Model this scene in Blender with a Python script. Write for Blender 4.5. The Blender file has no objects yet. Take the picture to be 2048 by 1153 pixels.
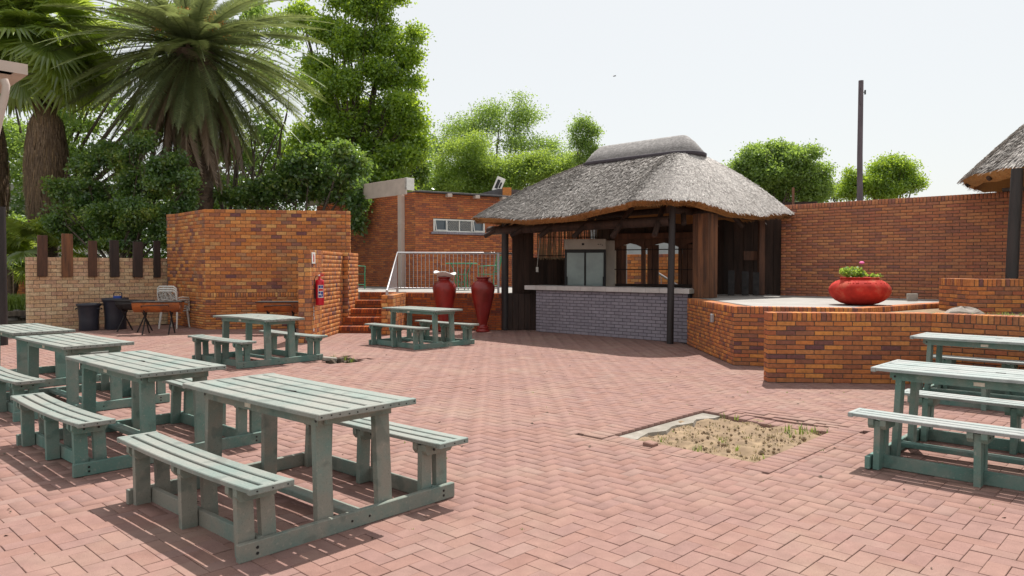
import bpy, math, random
import numpy as np
R=math.radians; PI=math.pi
rnd=random.Random(7); nr=np.random.default_rng(11)
scene=bpy.context.scene; col=scene.collection

# ---------------------------------------------------------------- camera, sky, sun, exposure
EYE=1.45; FPX=1480.0; PITCH=math.atan(39.5/FPX)
cam=bpy.data.objects.new('camera',bpy.data.cameras.new('camera')); col.objects.link(cam)
cam.data.sensor_width=36; cam.data.lens=FPX/2048*36; cam.data.clip_end=1500; cam.data.clip_start=.05
cam.location=(0,0,EYE); cam.rotation_euler=(PI/2-PITCH,0,0); scene.camera=cam
w=bpy.data.worlds.new('World'); scene.world=w; w.use_nodes=True
nt=w.node_tree; nt.nodes.clear()
SUNV=(0.20,0.52,1.0); sl=math.sqrt(sum(c*c for c in SUNV)); SUNV=tuple(c/sl for c in SUNV)
sky=nt.nodes.new('ShaderNodeTexSky'); sky.sky_type='NISHITA'; sky.sun_disc=False
sky.sun_elevation=math.asin(SUNV[2]); sky.sun_rotation=math.atan2(SUNV[0],SUNV[1])
sky.air_density=1.3; sky.dust_density=6.0; sky.ozone_density=1.0; sky.altitude=1500
mixs=nt.nodes.new('ShaderNodeMix'); mixs.data_type='RGBA'; mixs.inputs[0].default_value=.85
mixs.inputs[7].default_value=(4.95,4.98,4.85,1)
nt.links.new(sky.outputs[0],mixs.inputs[6])
bg=nt.nodes.new('ShaderNodeBackground'); bg.inputs[1].default_value=.11
nt.links.new(mixs.outputs[2],bg.inputs[0])
wo=nt.nodes.new('ShaderNodeOutputWorld'); nt.links.new(bg.outputs[0],wo.inputs[0])
sun=bpy.data.objects.new('sun',bpy.data.lights.new('sun','SUN')); col.objects.link(sun)
sun.data.energy=3.9; sun.data.angle=R(.53); sun.data.color=(1,.955,.89)
from mathutils import Vector, Matrix, Euler
sun.rotation_euler=Vector(SUNV).to_track_quat('Z','Y').to_euler()
vs=scene.view_settings; vs.view_transform='Standard'; vs.look='None'; vs.gamma=1; vs.use_curve_mapping=False; vs.exposure=.72
scene.cycles.max_bounces=8; scene.cycles.diffuse_bounces=4; scene.cycles.transparent_max_bounces=8

# ---------------------------------------------------------------- helpers
def at(px,py,Y):
    cx=(px-1024)/FPX; cz=-(py-576.5)/FPX; c,s=math.cos(PITCH),math.sin(PITCH)
    ry=c+cz*s; rz=-s+cz*c; t=Y/ry
    return Vector((cx*t,Y,EYE+rz*t))
def pix(X,Y,Z):
    c,s=math.cos(PITCH),math.sin(PITCH); d=Y*c-(Z-EYE)*s; u=(Z-EYE)*c+Y*s
    if d<.1: return (1e6,1e6,d)
    return (1024+FPX*X/d, 576.5-FPX*u/d, d)
def link(o,parent=None):
    col.objects.link(o)
    if parent is not None: o.parent=parent
    return o
def thing(name,label,cat,loc=(0,0,0),rz=0,group=None):
    o=bpy.data.objects.new(name,None); o.location=loc; o.rotation_euler=(0,0,rz); o.empty_display_size=.1
    o['label']=label; o['category']=cat
    if group:o['group']=group
    return link(o)
def tag(o,label=None,cat=None,group=None,kind=None):
    for k,v in (('label',label),('category',cat),('group',group),('kind',kind)):
        if v:o[k]=v
    return o
class MB:
    def __init__(s): s.v=[]; s.f=[]; s.sm=[]
    def add(s,vs,fs,smooth=False,M=None):
        n=len(s.v)
        if M is not None: vs=[tuple(M@Vector(p)) for p in vs]
        s.v+= [tuple(p) for p in vs]; s.f+=[tuple(i+n for i in f) for f in fs]; s.sm+=[smooth]*len(fs); return s
    def box(s,x0,x1,y0,y1,z0,z1,b=0,M=None):
        w_,d_,h_=x1-x0,y1-y0,z1-z0
        if b<=0:
            vs=[(x,y,z) for x in(x0,x1) for y in(y0,y1) for z in(z0,z1)]
            fs=[(0,1,3,2),(4,6,7,5),(0,4,5,1),(2,3,7,6),(0,2,6,4),(1,5,7,3)]
        else:
            vs,fs=chbox(w_,d_,h_,b); c=((x0+x1)/2,(y0+y1)/2,(z0+z1)/2); vs=[(p[0]+c[0],p[1]+c[1],p[2]+c[2]) for p in vs]
        return s.add(vs,fs,False,M)
    def prism(s,poly,z0,z1,M=None):
        n=len(poly); a=sum(poly[i][0]*poly[(i+1)%n][1]-poly[(i+1)%n][0]*poly[i][1] for i in range(n))
        if a<0: poly=poly[::-1]
        vs=[(p[0],p[1],z0) for p in poly]+[(p[0],p[1],z1) for p in poly]
        fs=[tuple(range(n))[::-1],tuple(range(n,2*n))]+[(i,(i+1)%n,n+(i+1)%n,n+i) for i in range(n)]
        return s.add(vs,fs,False,M)
    def tube(s,pts,rad,n=8,cap=True,smooth=True):
        pts=[Vector(p) for p in pts]
        if not hasattr(rad,'__len__'): rad=[rad]*len(pts)
        vs=[];fs=[];pu=None
        for i,p in enumerate(pts):
            d=(pts[min(i+1,len(pts)-1)]-pts[max(i-1,0)]).normalized()
            if pu is None: pu=(Vector((0,0,1)) if abs(d.z)<.9 else Vector((1,0,0))).cross(d).normalized()
            a=(pu-d*pu.dot(d)).normalized(); b=d.cross(a); pu=a
            for k in range(n):
                t=2*PI*k/n; q=p+(a*math.cos(t)+b*math.sin(t))*rad[i]; vs.append(tuple(q))
        for i in range(len(pts)-1):
            for k in range(n): fs.append((i*n+k,i*n+(k+1)%n,(i+1)*n+(k+1)%n,(i+1)*n+k))
        s.add(vs,fs,smooth)
        if cap: s.add(vs[:n],[tuple(range(n))[::-1]]); s.add(vs[-n:],[tuple(range(n))])
        return s
    def lathe(s,prof,c=(0,0,0),n=32,smooth=True,jit=0):
        vs=[];fs=[]
        for (r,z) in prof:
            for k in range(n):
                t=2*PI*k/n; vs.append((c[0]+r*math.cos(t),c[1]+r*math.sin(t),c[2]+z))
        for i in range(len(prof)-1):
            for k in range(n): fs.append((i*n+k,i*n+(k+1)%n,(i+1)*n+(k+1)%n,(i+1)*n+k))
        return s.add(vs,fs,smooth)
    def mesh(s,name):
        me=bpy.data.meshes.new(name); me.from_pydata(s.v,[],s.f)
        me.polygons.foreach_set('use_smooth',s.sm); me.update(); return me
    def build(s,name,mat,parent=None,loc=None,world=False):
        me=s.mesh(name); me.materials.append(mat); o=bpy.data.objects.new(name,me); link(o,parent)
        if loc is not None:o.location=loc
        elif parent is not None and world:
            P=Vector(parent.location)+ (Vector(parent.parent.location) if parent.parent else Vector())
            o.location=-P
        return o
def chbox(w_,d_,h_,b):
    X,Y,Z=w_/2,d_/2,h_/2; vs=[]; idx={}
    for sx in(-1,1):
        for sy in(-1,1):
            for sz in(-1,1):
                for ax in range(3):
                    p=[sx*(X-b),sy*(Y-b),sz*(Z-b)]; p[ax]=(sx*X,sy*Y,sz*Z)[ax]
                    idx[(sx,sy,sz,ax)]=len(vs); vs.append(tuple(p))
    fs=[]
    def face(ids):
        c=Vector((0,0,0))
        for i in ids:c+=Vector(vs[i])
        n=(Vector(vs[ids[1]])-Vector(vs[ids[0]])).cross(Vector(vs[ids[2]])-Vector(vs[ids[1]]))
        fs.append(tuple(ids) if n.dot(c)>0 else tuple(ids[::-1]))
    for ax in range(3):
        o=[a for a in range(3) if a!=ax]
        for s in(-1,1):
            ids=[]
            for (a,b_) in((-1,-1),(1,-1),(1,1),(-1,1)):
                k=[0,0,0];k[ax]=s;k[o[0]]=a;k[o[1]]=b_; ids.append(idx[tuple(k)+(ax,)])
            face(ids)
    for ax in range(3):          # edges parallel to ax
        o=[a for a in range(3) if a!=ax]
        for a in(-1,1):
            for b_ in(-1,1):
                k0=[0,0,0];k0[ax]=-1;k0[o[0]]=a;k0[o[1]]=b_; k1=list(k0);k1[ax]=1
                face([idx[tuple(k0)+(o[0],)],idx[tuple(k1)+(o[0],)],idx[tuple(k1)+(o[1],)],idx[tuple(k0)+(o[1],)]])
    for sx in(-1,1):
        for sy in(-1,1):
            for sz in(-1,1): face([idx[(sx,sy,sz,a)] for a in range(3)])
    return vs,fs
def npmesh(name,V,F,mat,smooth=False):
    me=bpy.data.meshes.new(name); V=np.asarray(V,dtype=np.float32).reshape(-1,3); F=np.asarray(F,dtype=np.int32); k=F.shape[1]
    me.vertices.add(len(V)); me.vertices.foreach_set('co',V.ravel())
    me.loops.add(F.size); me.loops.foreach_set('vertex_index',F.ravel())
    me.polygons.add(len(F)); me.polygons.foreach_set('loop_start',np.arange(0,F.size,k,dtype=np.int32))
    me.polygons.foreach_set('loop_total',np.full(len(F),k,dtype=np.int32))
    me.update(calc_edges=True); me.materials.append(mat)
    if smooth: me.polygons.foreach_set('use_smooth',[True]*len(F))
    return me

# ---------------------------------------------------------------- materials
def mat(name): 
    m=bpy.data.materials.new(name); m.use_nodes=True; n=m.node_tree
    return m,n,n.nodes['Principled BSDF']
def N(n,t,**k):
    x=n.nodes.new('ShaderNode'+t)
    for a,b in k.items(): setattr(x,a,b)
    return x
def ramp(n,stops,interp='LINEAR'):
    r=N(n,'ValToRGB'); r.color_ramp.interpolation=interp; e=r.color_ramp.elements
    while len(e)<len(stops): e.new(.5)
    for i,(p,c) in enumerate(stops): e[i].position=p; e[i].color=tuple(c)+(1,) if len(c)==3 else c
    return r
def mixc(n,a,b,f,bt='MIX'):
    x=N(n,'Mix',data_type='RGBA',blend_type=bt)
    for s,v in((0,f),(6,a),(7,b)):
        if hasattr(v,'links') or hasattr(v,'is_linked'): n.links.new(v,x.inputs[s])
        else: x.inputs[s].default_value=v if s==0 else tuple(v)+(1,)
    return x.outputs[2]
def coords(n,kind='Object',scale=(1,1,1)):
    c=N(n,'TexCoord'); m=N(n,'Mapping'); m.inputs['Scale'].default_value=scale; n.links.new(c.outputs[kind],m.inputs[0]); return m.outputs[0]
def geopos(n,scale=(1,1,1)):
    c=N(n,'NewGeometry'); m=N(n,'Mapping'); m.inputs['Scale'].default_value=scale; n.links.new(c.outputs['Position'],m.inputs[0]); return m.outputs[0]
def noise(n,vec,scale,detail=3,rough=.55):
    x=N(n,'TexNoise'); x.inputs['Scale'].default_value=scale; x.inputs['Detail'].default_value=detail; x.inputs['Roughness'].default_value=rough
    n.links.new(vec,x.inputs['Vector']); return x.outputs['Fac']
def mapr(n,v,a,b,c=0,d=1):
    x=N(n,'MapRange'); n.links.new(v,x.inputs[0])
    for i,q in enumerate((a,b,c,d)): x.inputs[i+1].default_value=q
    return x.outputs[0]
def bump(n,h,s,dist=.01,p=None):
    x=N(n,'Bump'); x.inputs['Strength'].default_value=s; x.inputs['Distance'].default_value=dist; n.links.new(h,x.inputs['Height'])
    if p: n.links.new(x.outputs[0],p.inputs['Normal'])
    return x.outputs[0]
def rand(n):
    o=N(n,'ObjectInfo'); g=N(n,'NewGeometry'); a=N(n,'Math',operation='ADD'); n.links.new(o.outputs['Random'],a.inputs[0]); n.links.new(g.outputs['Random Per Island'],a.inputs[1])
    f=N(n,'Math',operation='FRACT'); n.links.new(a.outputs[0],f.inputs[0]); return f.outputs[0]
def piece_mat(name,stops,nscale=30,namt=.25,dirt=(.05,.04,.035),dirtamt=.35,rough=.8,bstr=.35,interp='LINEAR',wear=None,spec=.25,grain=0,dscale=1.6):
    m,n,p=mat(name); r=rand(n); cr=ramp(n,stops,interp); n.links.new(r,cr.inputs[0])
    pos=geopos(n); nz=noise(n,pos,nscale,4)
    f=mapr(n,nz,.3,.75,1-namt,1+namt*.7)
    b=N(n,'Mix',data_type='RGBA',blend_type='MULTIPLY'); b.inputs[0].default_value=1; n.links.new(cr.outputs[0],b.inputs[6]); n.links.new(f,b.inputs[7])
    c=b.outputs[2]
    big=noise(n,pos,dscale,4,.65); df=mapr(n,big,.5,.8,0,dirtamt); c=mixc(n,c,dirt,df)
    if wear: 
        wz=noise(n,pos,wear[1],5,.7); wf=mapr(n,wz,wear[2],wear[3],0,wear[4]); c=mixc(n,c,wear[0],wf)
    if grain:
        gz=noise(n,pos,260,2); gf=mapr(n,gz,.35,.65,1-grain,1+grain)
        b=N(n,'Mix',data_type='RGBA',blend_type='MULTIPLY'); b.inputs[0].default_value=1; n.links.new(c,b.inputs[6]); n.links.new(gf,b.inputs[7]); c=b.outputs[2]
    n.links.new(c,p.inputs['Base Color']); p.inputs['Roughness'].default_value=rough; p.inputs['Specular IOR Level'].default_value=spec
    bump(n,noise(n,pos,140,3),bstr,.002,p); return m
def plain(name,c,rough=.6,nscale=12,namt=.2,metal=0,bstr=.15,spec=.4,alt=None,alo=.5,ahi=.7,bscale=60):
    m,n,p=mat(name); pos=geopos(n); nz=noise(n,pos,nscale,4); f=mapr(n,nz,.3,.7,1-namt,1+namt)
    b=N(n,'Mix',data_type='RGBA',blend_type='MULTIPLY'); b.inputs[0].default_value=1; b.inputs[6].default_value=tuple(c)+(1,); n.links.new(f,b.inputs[7]); cc=b.outputs[2]
    if alt: cc=mixc(n,cc,alt,mapr(n,noise(n,pos,nscale*.5,5,.7),alo,ahi))
    n.links.new(cc,p.inputs['Base Color']); p.inputs['Roughness'].default_value=rough; p.inputs['Metallic'].default_value=metal; p.inputs['Specular IOR Level'].default_value=spec
    if bstr: bump(n,noise(n,pos,bscale,4),bstr,.004,p)
    return m
ORANGE=[(0,(.611,.227,.062)),(.22,(.489,.164,.062)),(.42,(.709,.311,.099)),(.58,(.379,.133,.073)),(.74,(.575,.218,.062)),(.84,(.183,.078,.081)),(.93,(.734,.389,.135)),(1,(.233,.093,.090))]
SLIM=[(0,(.575,.202,.062)),(.2,(.404,.124,.062)),(.4,(.673,.272,.073)),(.6,(.306,.109,.062)),(.78,(.514,.187,.062)),(.88,(.159,.070,.073)),(1,(.611,.249,.081))]
BACKR=[(0,(.504,.190,.085)),(.25,(.388,.137,.083)),(.5,(.543,.230,.103)),(.7,(.320,.128,.088)),(.85,(.485,.184,.085)),(1,(.272,.118,.094))]
M={}
M['orange']=piece_mat('orange_brick',ORANGE,24,.25,dirtamt=.25)
M['slim']=piece_mat('slim_brick',SLIM,24,.25,dirtamt=.25)
M['backr']=piece_mat('red_wall_brick',BACKR,24,.22,dirtamt=.25)
M['bldg']=piece_mat('building_brick',[(0,(.546,.169,.060)),(.3,(.390,.112,.054)),(.6,(.611,.213,.072)),(.8,(.286,.094,.060)),(1,(.494,.150,.054))],20,.2,dirtamt=.2)
M['step']=piece_mat('step_brick',[(0,(.450,.112,.036)),(.4,(.250,.069,.036)),(.7,(.550,.150,.036)),(1,(.163,.050,.042))],24,.25)
M['yellow']=piece_mat('straw_brick',[(0,(.66,.43,.24)),(.3,(.72,.54,.34)),(.6,(.62,.37,.21)),(.8,(.70,.46,.30)),(1,(.50,.30,.20))],26,.3,wear=((.26,.09,.045),16,.56,.68,.75),dirtamt=.15)
M['greybrick']=piece_mat('grey_painted_brick',[(0,(.26,.235,.275)),(1,(.31,.28,.32))],8,.15,dirtamt=.15,rough=.7)
M['paver']=piece_mat('red_paver',[(0,(.275,.160,.136)),(.3,(.255,.155,.136)),(.6,(.285,.170,.142)),(.85,(.255,.145,.12)),(1,(.28,.18,.155))],9,.13,dirt=(.33,.245,.19),dirtamt=.6,rough=.9,bstr=.5,grain=.12,spec=.15,wear=((.16,.09,.08),3.5,.58,.8,.45),dscale=.9)
M['mortar']=plain('dark_mortar',(.13,.095,.075),.95,30,.3)
M['mortar_l']=plain('light_mortar',(.12,.10,.08),.95,30,.25)
M['gmortar']=plain('grey_mortar',(.06,.055,.065),.9,30,.2)
M['sand']=plain('joint_sand',(.25,.17,.14),.95,9,.35,alt=(.11,.065,.055),alo=.45,ahi=.62)
M['soil']=plain('dry_soil',(.26,.185,.115),1,16,.4,alt=(.17,.115,.075),alo=.48,ahi=.66,bstr=1,bscale=25)
M['darksoil']=plain('dark_soil',(.10,.075,.055),1,9,.4,bstr=1)
M['ground']=plain('garden_ground',(.16,.13,.09),1,1.5,.4,alt=(.07,.10,.035),bstr=.8)
M['concrete']=plain('pale_concrete',(.25,.225,.19),.9,6,.18,alt=(.36,.33,.30),alo=.5,ahi=.75)
M['slab']=plain('terrace_slab',(.33,.315,.295),.9,4,.16,alt=(.25,.23,.21),alo=.48,ahi=.75)
M['tilec']=piece_mat('counter_tile',[(0,(.52,.47,.45)),(1,(.60,.56,.54))],5,.12,rough=.45,dirtamt=.2,bstr=.05,spec=.4)
def paint(name,g,d,lo,hi):
    m,n,p=mat(name); pos=geopos(n); r=rand(n)
    c=ramp(n,[(0,g),(1,tuple(x*1.22 for x in g))]); n.links.new(r,c.inputs[0])
    f=mapr(n,noise(n,pos,3.2,5,.65),lo,hi,0,.85); cc=mixc(n,c.outputs[0],d,f)
    sc=mapr(n,noise(n,geopos(n,(1,1,1)),55,3),.60,.70,0,.45); cc=mixc(n,cc,tuple(x*1.35 for x in d),sc)
    st=mapr(n,noise(n,geopos(n,(1,1,1)),7,2,.4),.60,.66,0,.4); cc=mixc(n,cc,tuple(x*.55 for x in g),st)
    sk=mapr(n,noise(n,geopos(n,(1,1,1)),130,2),.3,.42,.35,0); cc=mixc(n,cc,(.07,.075,.06),sk)
    n.links.new(cc,p.inputs['Base Color']); p.inputs['Roughness'].default_value=.72; p.inputs['Specular IOR Level'].default_value=.3
    bump(n,noise(n,pos,90,4),.25,.003,p); return m
M['ptop']=paint('light_green_top',(.18,.225,.205),(.275,.272,.245),.34,.60)  # tops get a lighter, greyer green than the sides
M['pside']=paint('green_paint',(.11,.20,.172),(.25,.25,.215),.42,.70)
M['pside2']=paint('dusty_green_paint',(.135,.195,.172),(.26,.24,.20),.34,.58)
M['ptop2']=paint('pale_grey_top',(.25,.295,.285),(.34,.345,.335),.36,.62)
M['screw']=plain('dark_screw',(.03,.03,.03),.5,metal=.6)
M['plate']=plain('cream_plate',(.65,.58,.48),.5,alt=(.45,.16,.04),alo=.62,ahi=.7,nscale=40)
def wood(name,c1,c2,sc=(1,1,.12),rough=.8,ns=9):
    m,n,p=mat(name); v=geopos(n,sc); r=rand(n); nz=noise(n,v,ns,6,.7); cr=ramp(n,[(.3,c1),(.62,c2)]); n.links.new(nz,cr.inputs[0])
    f=mapr(n,r,0,1,.7,1.25); b=N(n,'Mix',data_type='RGBA',blend_type='MULTIPLY'); b.inputs[0].default_value=1; n.links.new(cr.outputs[0],b.inputs[6]); n.links.new(f,b.inputs[7])
    n.links.new(b.outputs[2],p.inputs['Base Color']); p.inputs['Roughness'].default_value=rough; bump(n,noise(n,v,ns*5,5),.6,.006,p); return m
M['dwood']=wood('dark_stained_wood',(.018,.011,.009),(.06,.033,.024))
M['rwood']=wood('rust_brown_wood',(.05,.026,.018),(.20,.082,.035))
M['plankr']=wood('weathered_plank',(.05,.026,.02),(.17,.075,.042))
M['plankd']=wood('dark_plank',(.02,.014,.013),(.05,.032,.026))
M['pole']=wood('black_pole',(.012,.010,.011),(.035,.027,.026),rough=.6)
M['upole']=wood('purple_grey_pole',(.09,.07,.085),(.16,.12,.14))
M['reed']=wood('reed_cane',(.10,.07,.04),(.28,.20,.12))
M['bark']=wood('dark_bark',(.035,.026,.018),(.12,.09,.065),sc=(1,1,.3),ns=14)
M['palmbark']=wood('palm_bark',(.03,.02,.014),(.11,.07,.045),sc=(1,1,2),ns=9)
M['skirt']=piece_mat('dry_palm_thatch',[(0,(.22,.15,.10)),(.4,(.30,.21,.14)),(.7,(.16,.11,.08)),(1,(.38,.25,.14))],20,.3,rough=.95)
M['thatch']=piece_mat('grey_thatch',[(0,(.44,.41,.385)),(.3,(.62,.58,.55)),(.48,(.22,.19,.175)),(.72,(.76,.72,.68)),(1,(.50,.46,.43))],18,.3,dirt=(.19,.165,.14),dirtamt=.3,rough=.9)
M['thatchb']=piece_mat('thatch_bed',[(0,(.13,.11,.10)),(1,(.16,.14,.13))],30,.4,rough=1)
M['thatche']=piece_mat('fresh_reed_edge',[(0,(.44,.22,.08)),(.5,(.32,.15,.055)),(1,(.54,.30,.12))],60,.3,rough=.95)
M['ridge']=plain('ridge_cement',(.24,.225,.22),.95,25,.25,bstr=.9,alt=(.35,.33,.32),alo=.5,ahi=.65,bscale=30)
M['ridged']=plain('ridge_lip',(.06,.05,.06),.8,20,.2)
M['metal']=plain('galvanised_rail',(.42,.41,.42),.45,10,.15,metal=.35,bstr=.05)
M['green']=plain('green_enamel',(.05,.30,.16),.4,15,.2,bstr=.03)
M['redglaze']=plain('red_glaze',(.24,.016,.012),.36,4,.4,bstr=.25,spec=.5,alt=(.13,.02,.022),alo=.48,ahi=.72,bscale=14)
M['redpot']=plain('red_clay_paint',(.43,.03,.02),.8,6,.3,spec=.15,bstr=.4,alt=(.40,.12,.07),alo=.5,ahi=.7,bscale=20)
M['whitedish']=plain('white_plaster',(.62,.58,.55),.8,10,.1)
M['ext']=plain('extinguisher_red',(.55,.01,.03),.35,4,.1,bstr=0,spec=.5)
M['white']=plain('white_paint',(.74,.72,.68),.6,8,.1,bstr=.05)
M['blue']=plain('label_blue',(.02,.06,.30),.5,8,.1,bstr=0)
M['redp']=plain('label_red',(.6,.02,.02),.5,8,.1,bstr=0)
M['cream']=plain('cream_fascia',(.56,.46,.40),.7,5,.1,alt=(.45,.37,.33),alo=.5,ahi=.75)
M['fridge']=plain('fridge_beige',(.54,.49,.43),.5,4,.1,alt=(.45,.38,.30),alo=.6,ahi=.8,bstr=.03)
M['fglass']=plain('fridge_glass',(.30,.37,.36),.12,2,.2,bstr=0,spec=.7)
M['black']=plain('black_rubber',(.02,.02,.022),.5,5,.2,bstr=.05)
M['bin']=plain('dark_plastic_bin',(.028,.030,.042),.42,5,.15,bstr=.1)
M['rust']=plain('rusty_drum',(.40,.12,.028),.7,9,.4,bstr=.4,alt=(.10,.045,.03),alo=.45,ahi=.66)
M['steel']=plain('sooty_steel',(.035,.032,.032),.8,9,.3,spec=.2)
M['chair']=plain('white_plastic',(.62,.60,.56),.5,8,.1,bstr=.03)
M['glass']=plain('dark_window_glass',(.05,.07,.09),.1,3,.2,bstr=0,spec=.8)
M['sheet']=plain('roof_sheet',(.09,.085,.09),.6,8,.2)
M['stone']=plain('grey_stone',(.34,.30,.26),.95,7,.3,alt=(.20,.17,.15),alo=.45,ahi=.65,bstr=1,bscale=18)
M['pebble']=piece_mat('dark_stone',[(0,(.10,.09,.08)),(1,(.24,.21,.18))],10,.3)
M['socket']=plain('light_switch_white',(.6,.58,.54),.5,8,.05,bstr=0)
M['backdropw']=plain('dull_pale_backdrop',(.36,.38,.39),.9,3,.1)  # even grey of the backdrop added behind the bar arches
M['wallpale']=plain('pale_plaster',(.52,.48,.44),.9,3,.1)
def leafmat(name,stops,trans,tf=.45,rough=.5,ns=.6):
    m,n,_=mat(name); n.nodes.remove(_); r=rand(n); cr=ramp(n,stops); 
    pos=geopos(n); nz=noise(n,pos,ns,3); a=N(n,'Math',operation='MULTIPLY_ADD'); n.links.new(r,a.inputs[0]); a.inputs[1].default_value=.45
    n.links.new(mapr(n,nz,.3,.7,0,.55),a.inputs[2]); n.links.new(a.outputs[0],cr.inputs[0])
    d=N(n,'BsdfDiffuse'); t=N(n,'BsdfTranslucent'); g=N(n,'BsdfGlossy'); g.inputs['Roughness'].default_value=rough; g.inputs['Color'].default_value=(.9,.95,.9,1)
    n.links.new(cr.outputs[0],d.inputs[0]); tc=mixc(n,cr.outputs[0],trans,.6); n.links.new(tc,t.inputs[0])
    x=N(n,'MixShader'); x.inputs[0].default_value=tf; n.links.new(d.outputs[0],x.inputs[1]); n.links.new(t.outputs[0],x.inputs[2])
    y=N(n,'MixShader'); y.inputs[0].default_value=.06; n.links.new(x.outputs[0],y.inputs[1]); n.links.new(g.outputs[0],y.inputs[2])
    n.links.new(y.outputs[0],n.nodes['Material Output'].inputs[0]); return m
M['lf_bright']=leafmat('bright_leaf',[(0,(.035,.09,.012)),(.3,(.08,.17,.018)),(.55,(.19,.32,.025)),(1,(.36,.50,.045))],(.60,.76,.05),.55,.5,1.0)
M['lf_dark']=leafmat('dark_leaf',[(0,(.033,.08,.03)),(.4,(.075,.15,.045)),(.65,(.15,.24,.055)),(1,(.36,.40,.07))],(.32,.48,.05),.45,.35,1.6)
M['lf_mid']=leafmat('mid_leaf',[(0,(.07,.13,.03)),(.5,(.14,.24,.05)),(1,(.25,.36,.08))],(.52,.70,.10),.55,.5,1)
M['lf_lime']=leafmat('lime_leaf',[(0,(.08,.15,.025)),(.5,(.17,.28,.04)),(1,(.30,.43,.06))],(.58,.72,.09),.55,.5,1)
M['lf_grey']=leafmat('grey_green_leaf',[(0,(.07,.10,.05)),(1,(.14,.18,.09))],(.22,.30,.12),.35)
M['palmleaf']=leafmat('palm_leaflet',[(0,(.08,.105,.055)),(.5,(.18,.215,.115)),(1,(.36,.39,.17))],(.36,.42,.10),.36,.35)
M['palmdry']=leafmat('dry_palm_leaflet',[(0,(.12,.08,.055)),(.5,(.24,.16,.11)),(1,(.36,.25,.17))],(.40,.26,.12),.3,.6)
M['fan']=leafmat('fan_leaf_green',[(0,(.08,.12,.04)),(.5,(.17,.24,.06)),(1,(.30,.36,.08))],(.60,.72,.08),.55,.3)
M['orangefl']=plain('palm_flower',(.55,.24,.05),.8)
M['grass']=leafmat('grass_blade',[(0,(.08,.14,.02)),(1,(.22,.30,.05))],(.4,.5,.08),.45)
M['pink']=plain('pink_petal',(.75,.12,.35),.6,bstr=0)

# ---------------------------------------------------------------- brick walls
UD=(-.722,.692); VD=(.692,.722)
_bm={}
def brickmesh(w_,d_,h_,m,nm='brick',b=.004):
    k=(round(w_,3),round(d_,3),round(h_,3),m,nm)
    if k not in _bm:
        vs,fs=chbox(k[0],k[1],k[2],b); me=bpy.data.meshes.new(nm); me.from_pydata(vs,[],fs); me.materials.append(M[m]); _bm[k]=me
    return _bm[k]
def place_pieces(parent,pieces,m,nm,limit,stuffname,b=.003):
    """pieces: (center, rz, (w,d,h), tilt) ; the ones that show largest become parts, the rest one stuff part"""
    P=Vector(parent.location); sc=[]
    for i,(c,rz,dm,tl) in enumerate(pieces):
        x,y,d=pix(*c); ok=-60<x<2108 and -60<y<1213
        sc.append(((dm[0]*dm[2 if dm[2]>.03 and nm!='paver' else 1])/(d*d) if ok else 0,i))
    sc.sort(reverse=True); keep=set(i for s,i in sc[:limit] if s>0); rest=[]
    for i,(c,rz,dm,tl) in enumerate(pieces):
        if i in keep:
            o=bpy.data.objects.new(nm,brickmesh(*dm,m,nm,b)); o.location=Vector(c)-P; o.rotation_euler=(tl[0],tl[1],rz); link(o,parent)
        else: rest.append(i)
    if rest:
        T={}; VV=[];FF4=[];FF3=[];n=0
        for i in rest:
            c,rz,dm,tl=pieces[i]
            if dm not in T:
                vs,fs=chbox(*dm,b); T[dm]=(np.array(vs),np.array([f for f in fs if len(f)==4]),np.array([f for f in fs if len(f)==3]))
            v,f4,f3=T[dm]; Rm=np.array(Euler((tl[0],tl[1],rz)).to_matrix()); VV.append(v@Rm.T+np.array(Vector(c)-P)); FF4.append(f4+n); FF3.append(f3+n); n+=len(v)
        V=np.concatenate(VV); F4=np.concatenate(FF4); F3=np.concatenate(FF3)
        me=bpy.data.meshes.new(stuffname); me.vertices.add(len(V)); me.vertices.foreach_set('co',V.astype(np.float32).ravel())
        li=np.concatenate([F4.ravel(),F3.ravel()]).astype(np.int32); me.loops.add(len(li)); me.loops.foreach_set('vertex_index',li)
        tot=np.concatenate([np.full(len(F4),4),np.full(len(F3),3)]).astype(np.int32); st=np.concatenate([[0],np.cumsum(tot)[:-1]]).astype(np.int32)
        me.polygons.add(len(tot)); me.polygons.foreach_set('loop_start',st); me.polygons.foreach_set('loop_total',tot); me.update(calc_edges=True)
        me.materials.append(M[m]); o=bpy.data.objects.new(stuffname,me); o['kind']='stuff'; link(o,parent)
def holes_cut(a,b,z,h,holes):
    out=[(a,b)]
    for (h0,h1,z0,z1) in holes:
        if z+h<=z0+.004 or z>=z1-.004: continue
        nx=[]
        for (p,q) in out:
            if q<=h0 or p>=h1: nx.append((p,q)); continue
            if p<h0: nx.append((p,h0))
            if q>h1: nx.append((h1,q))
        out=nx
    return out
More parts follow.
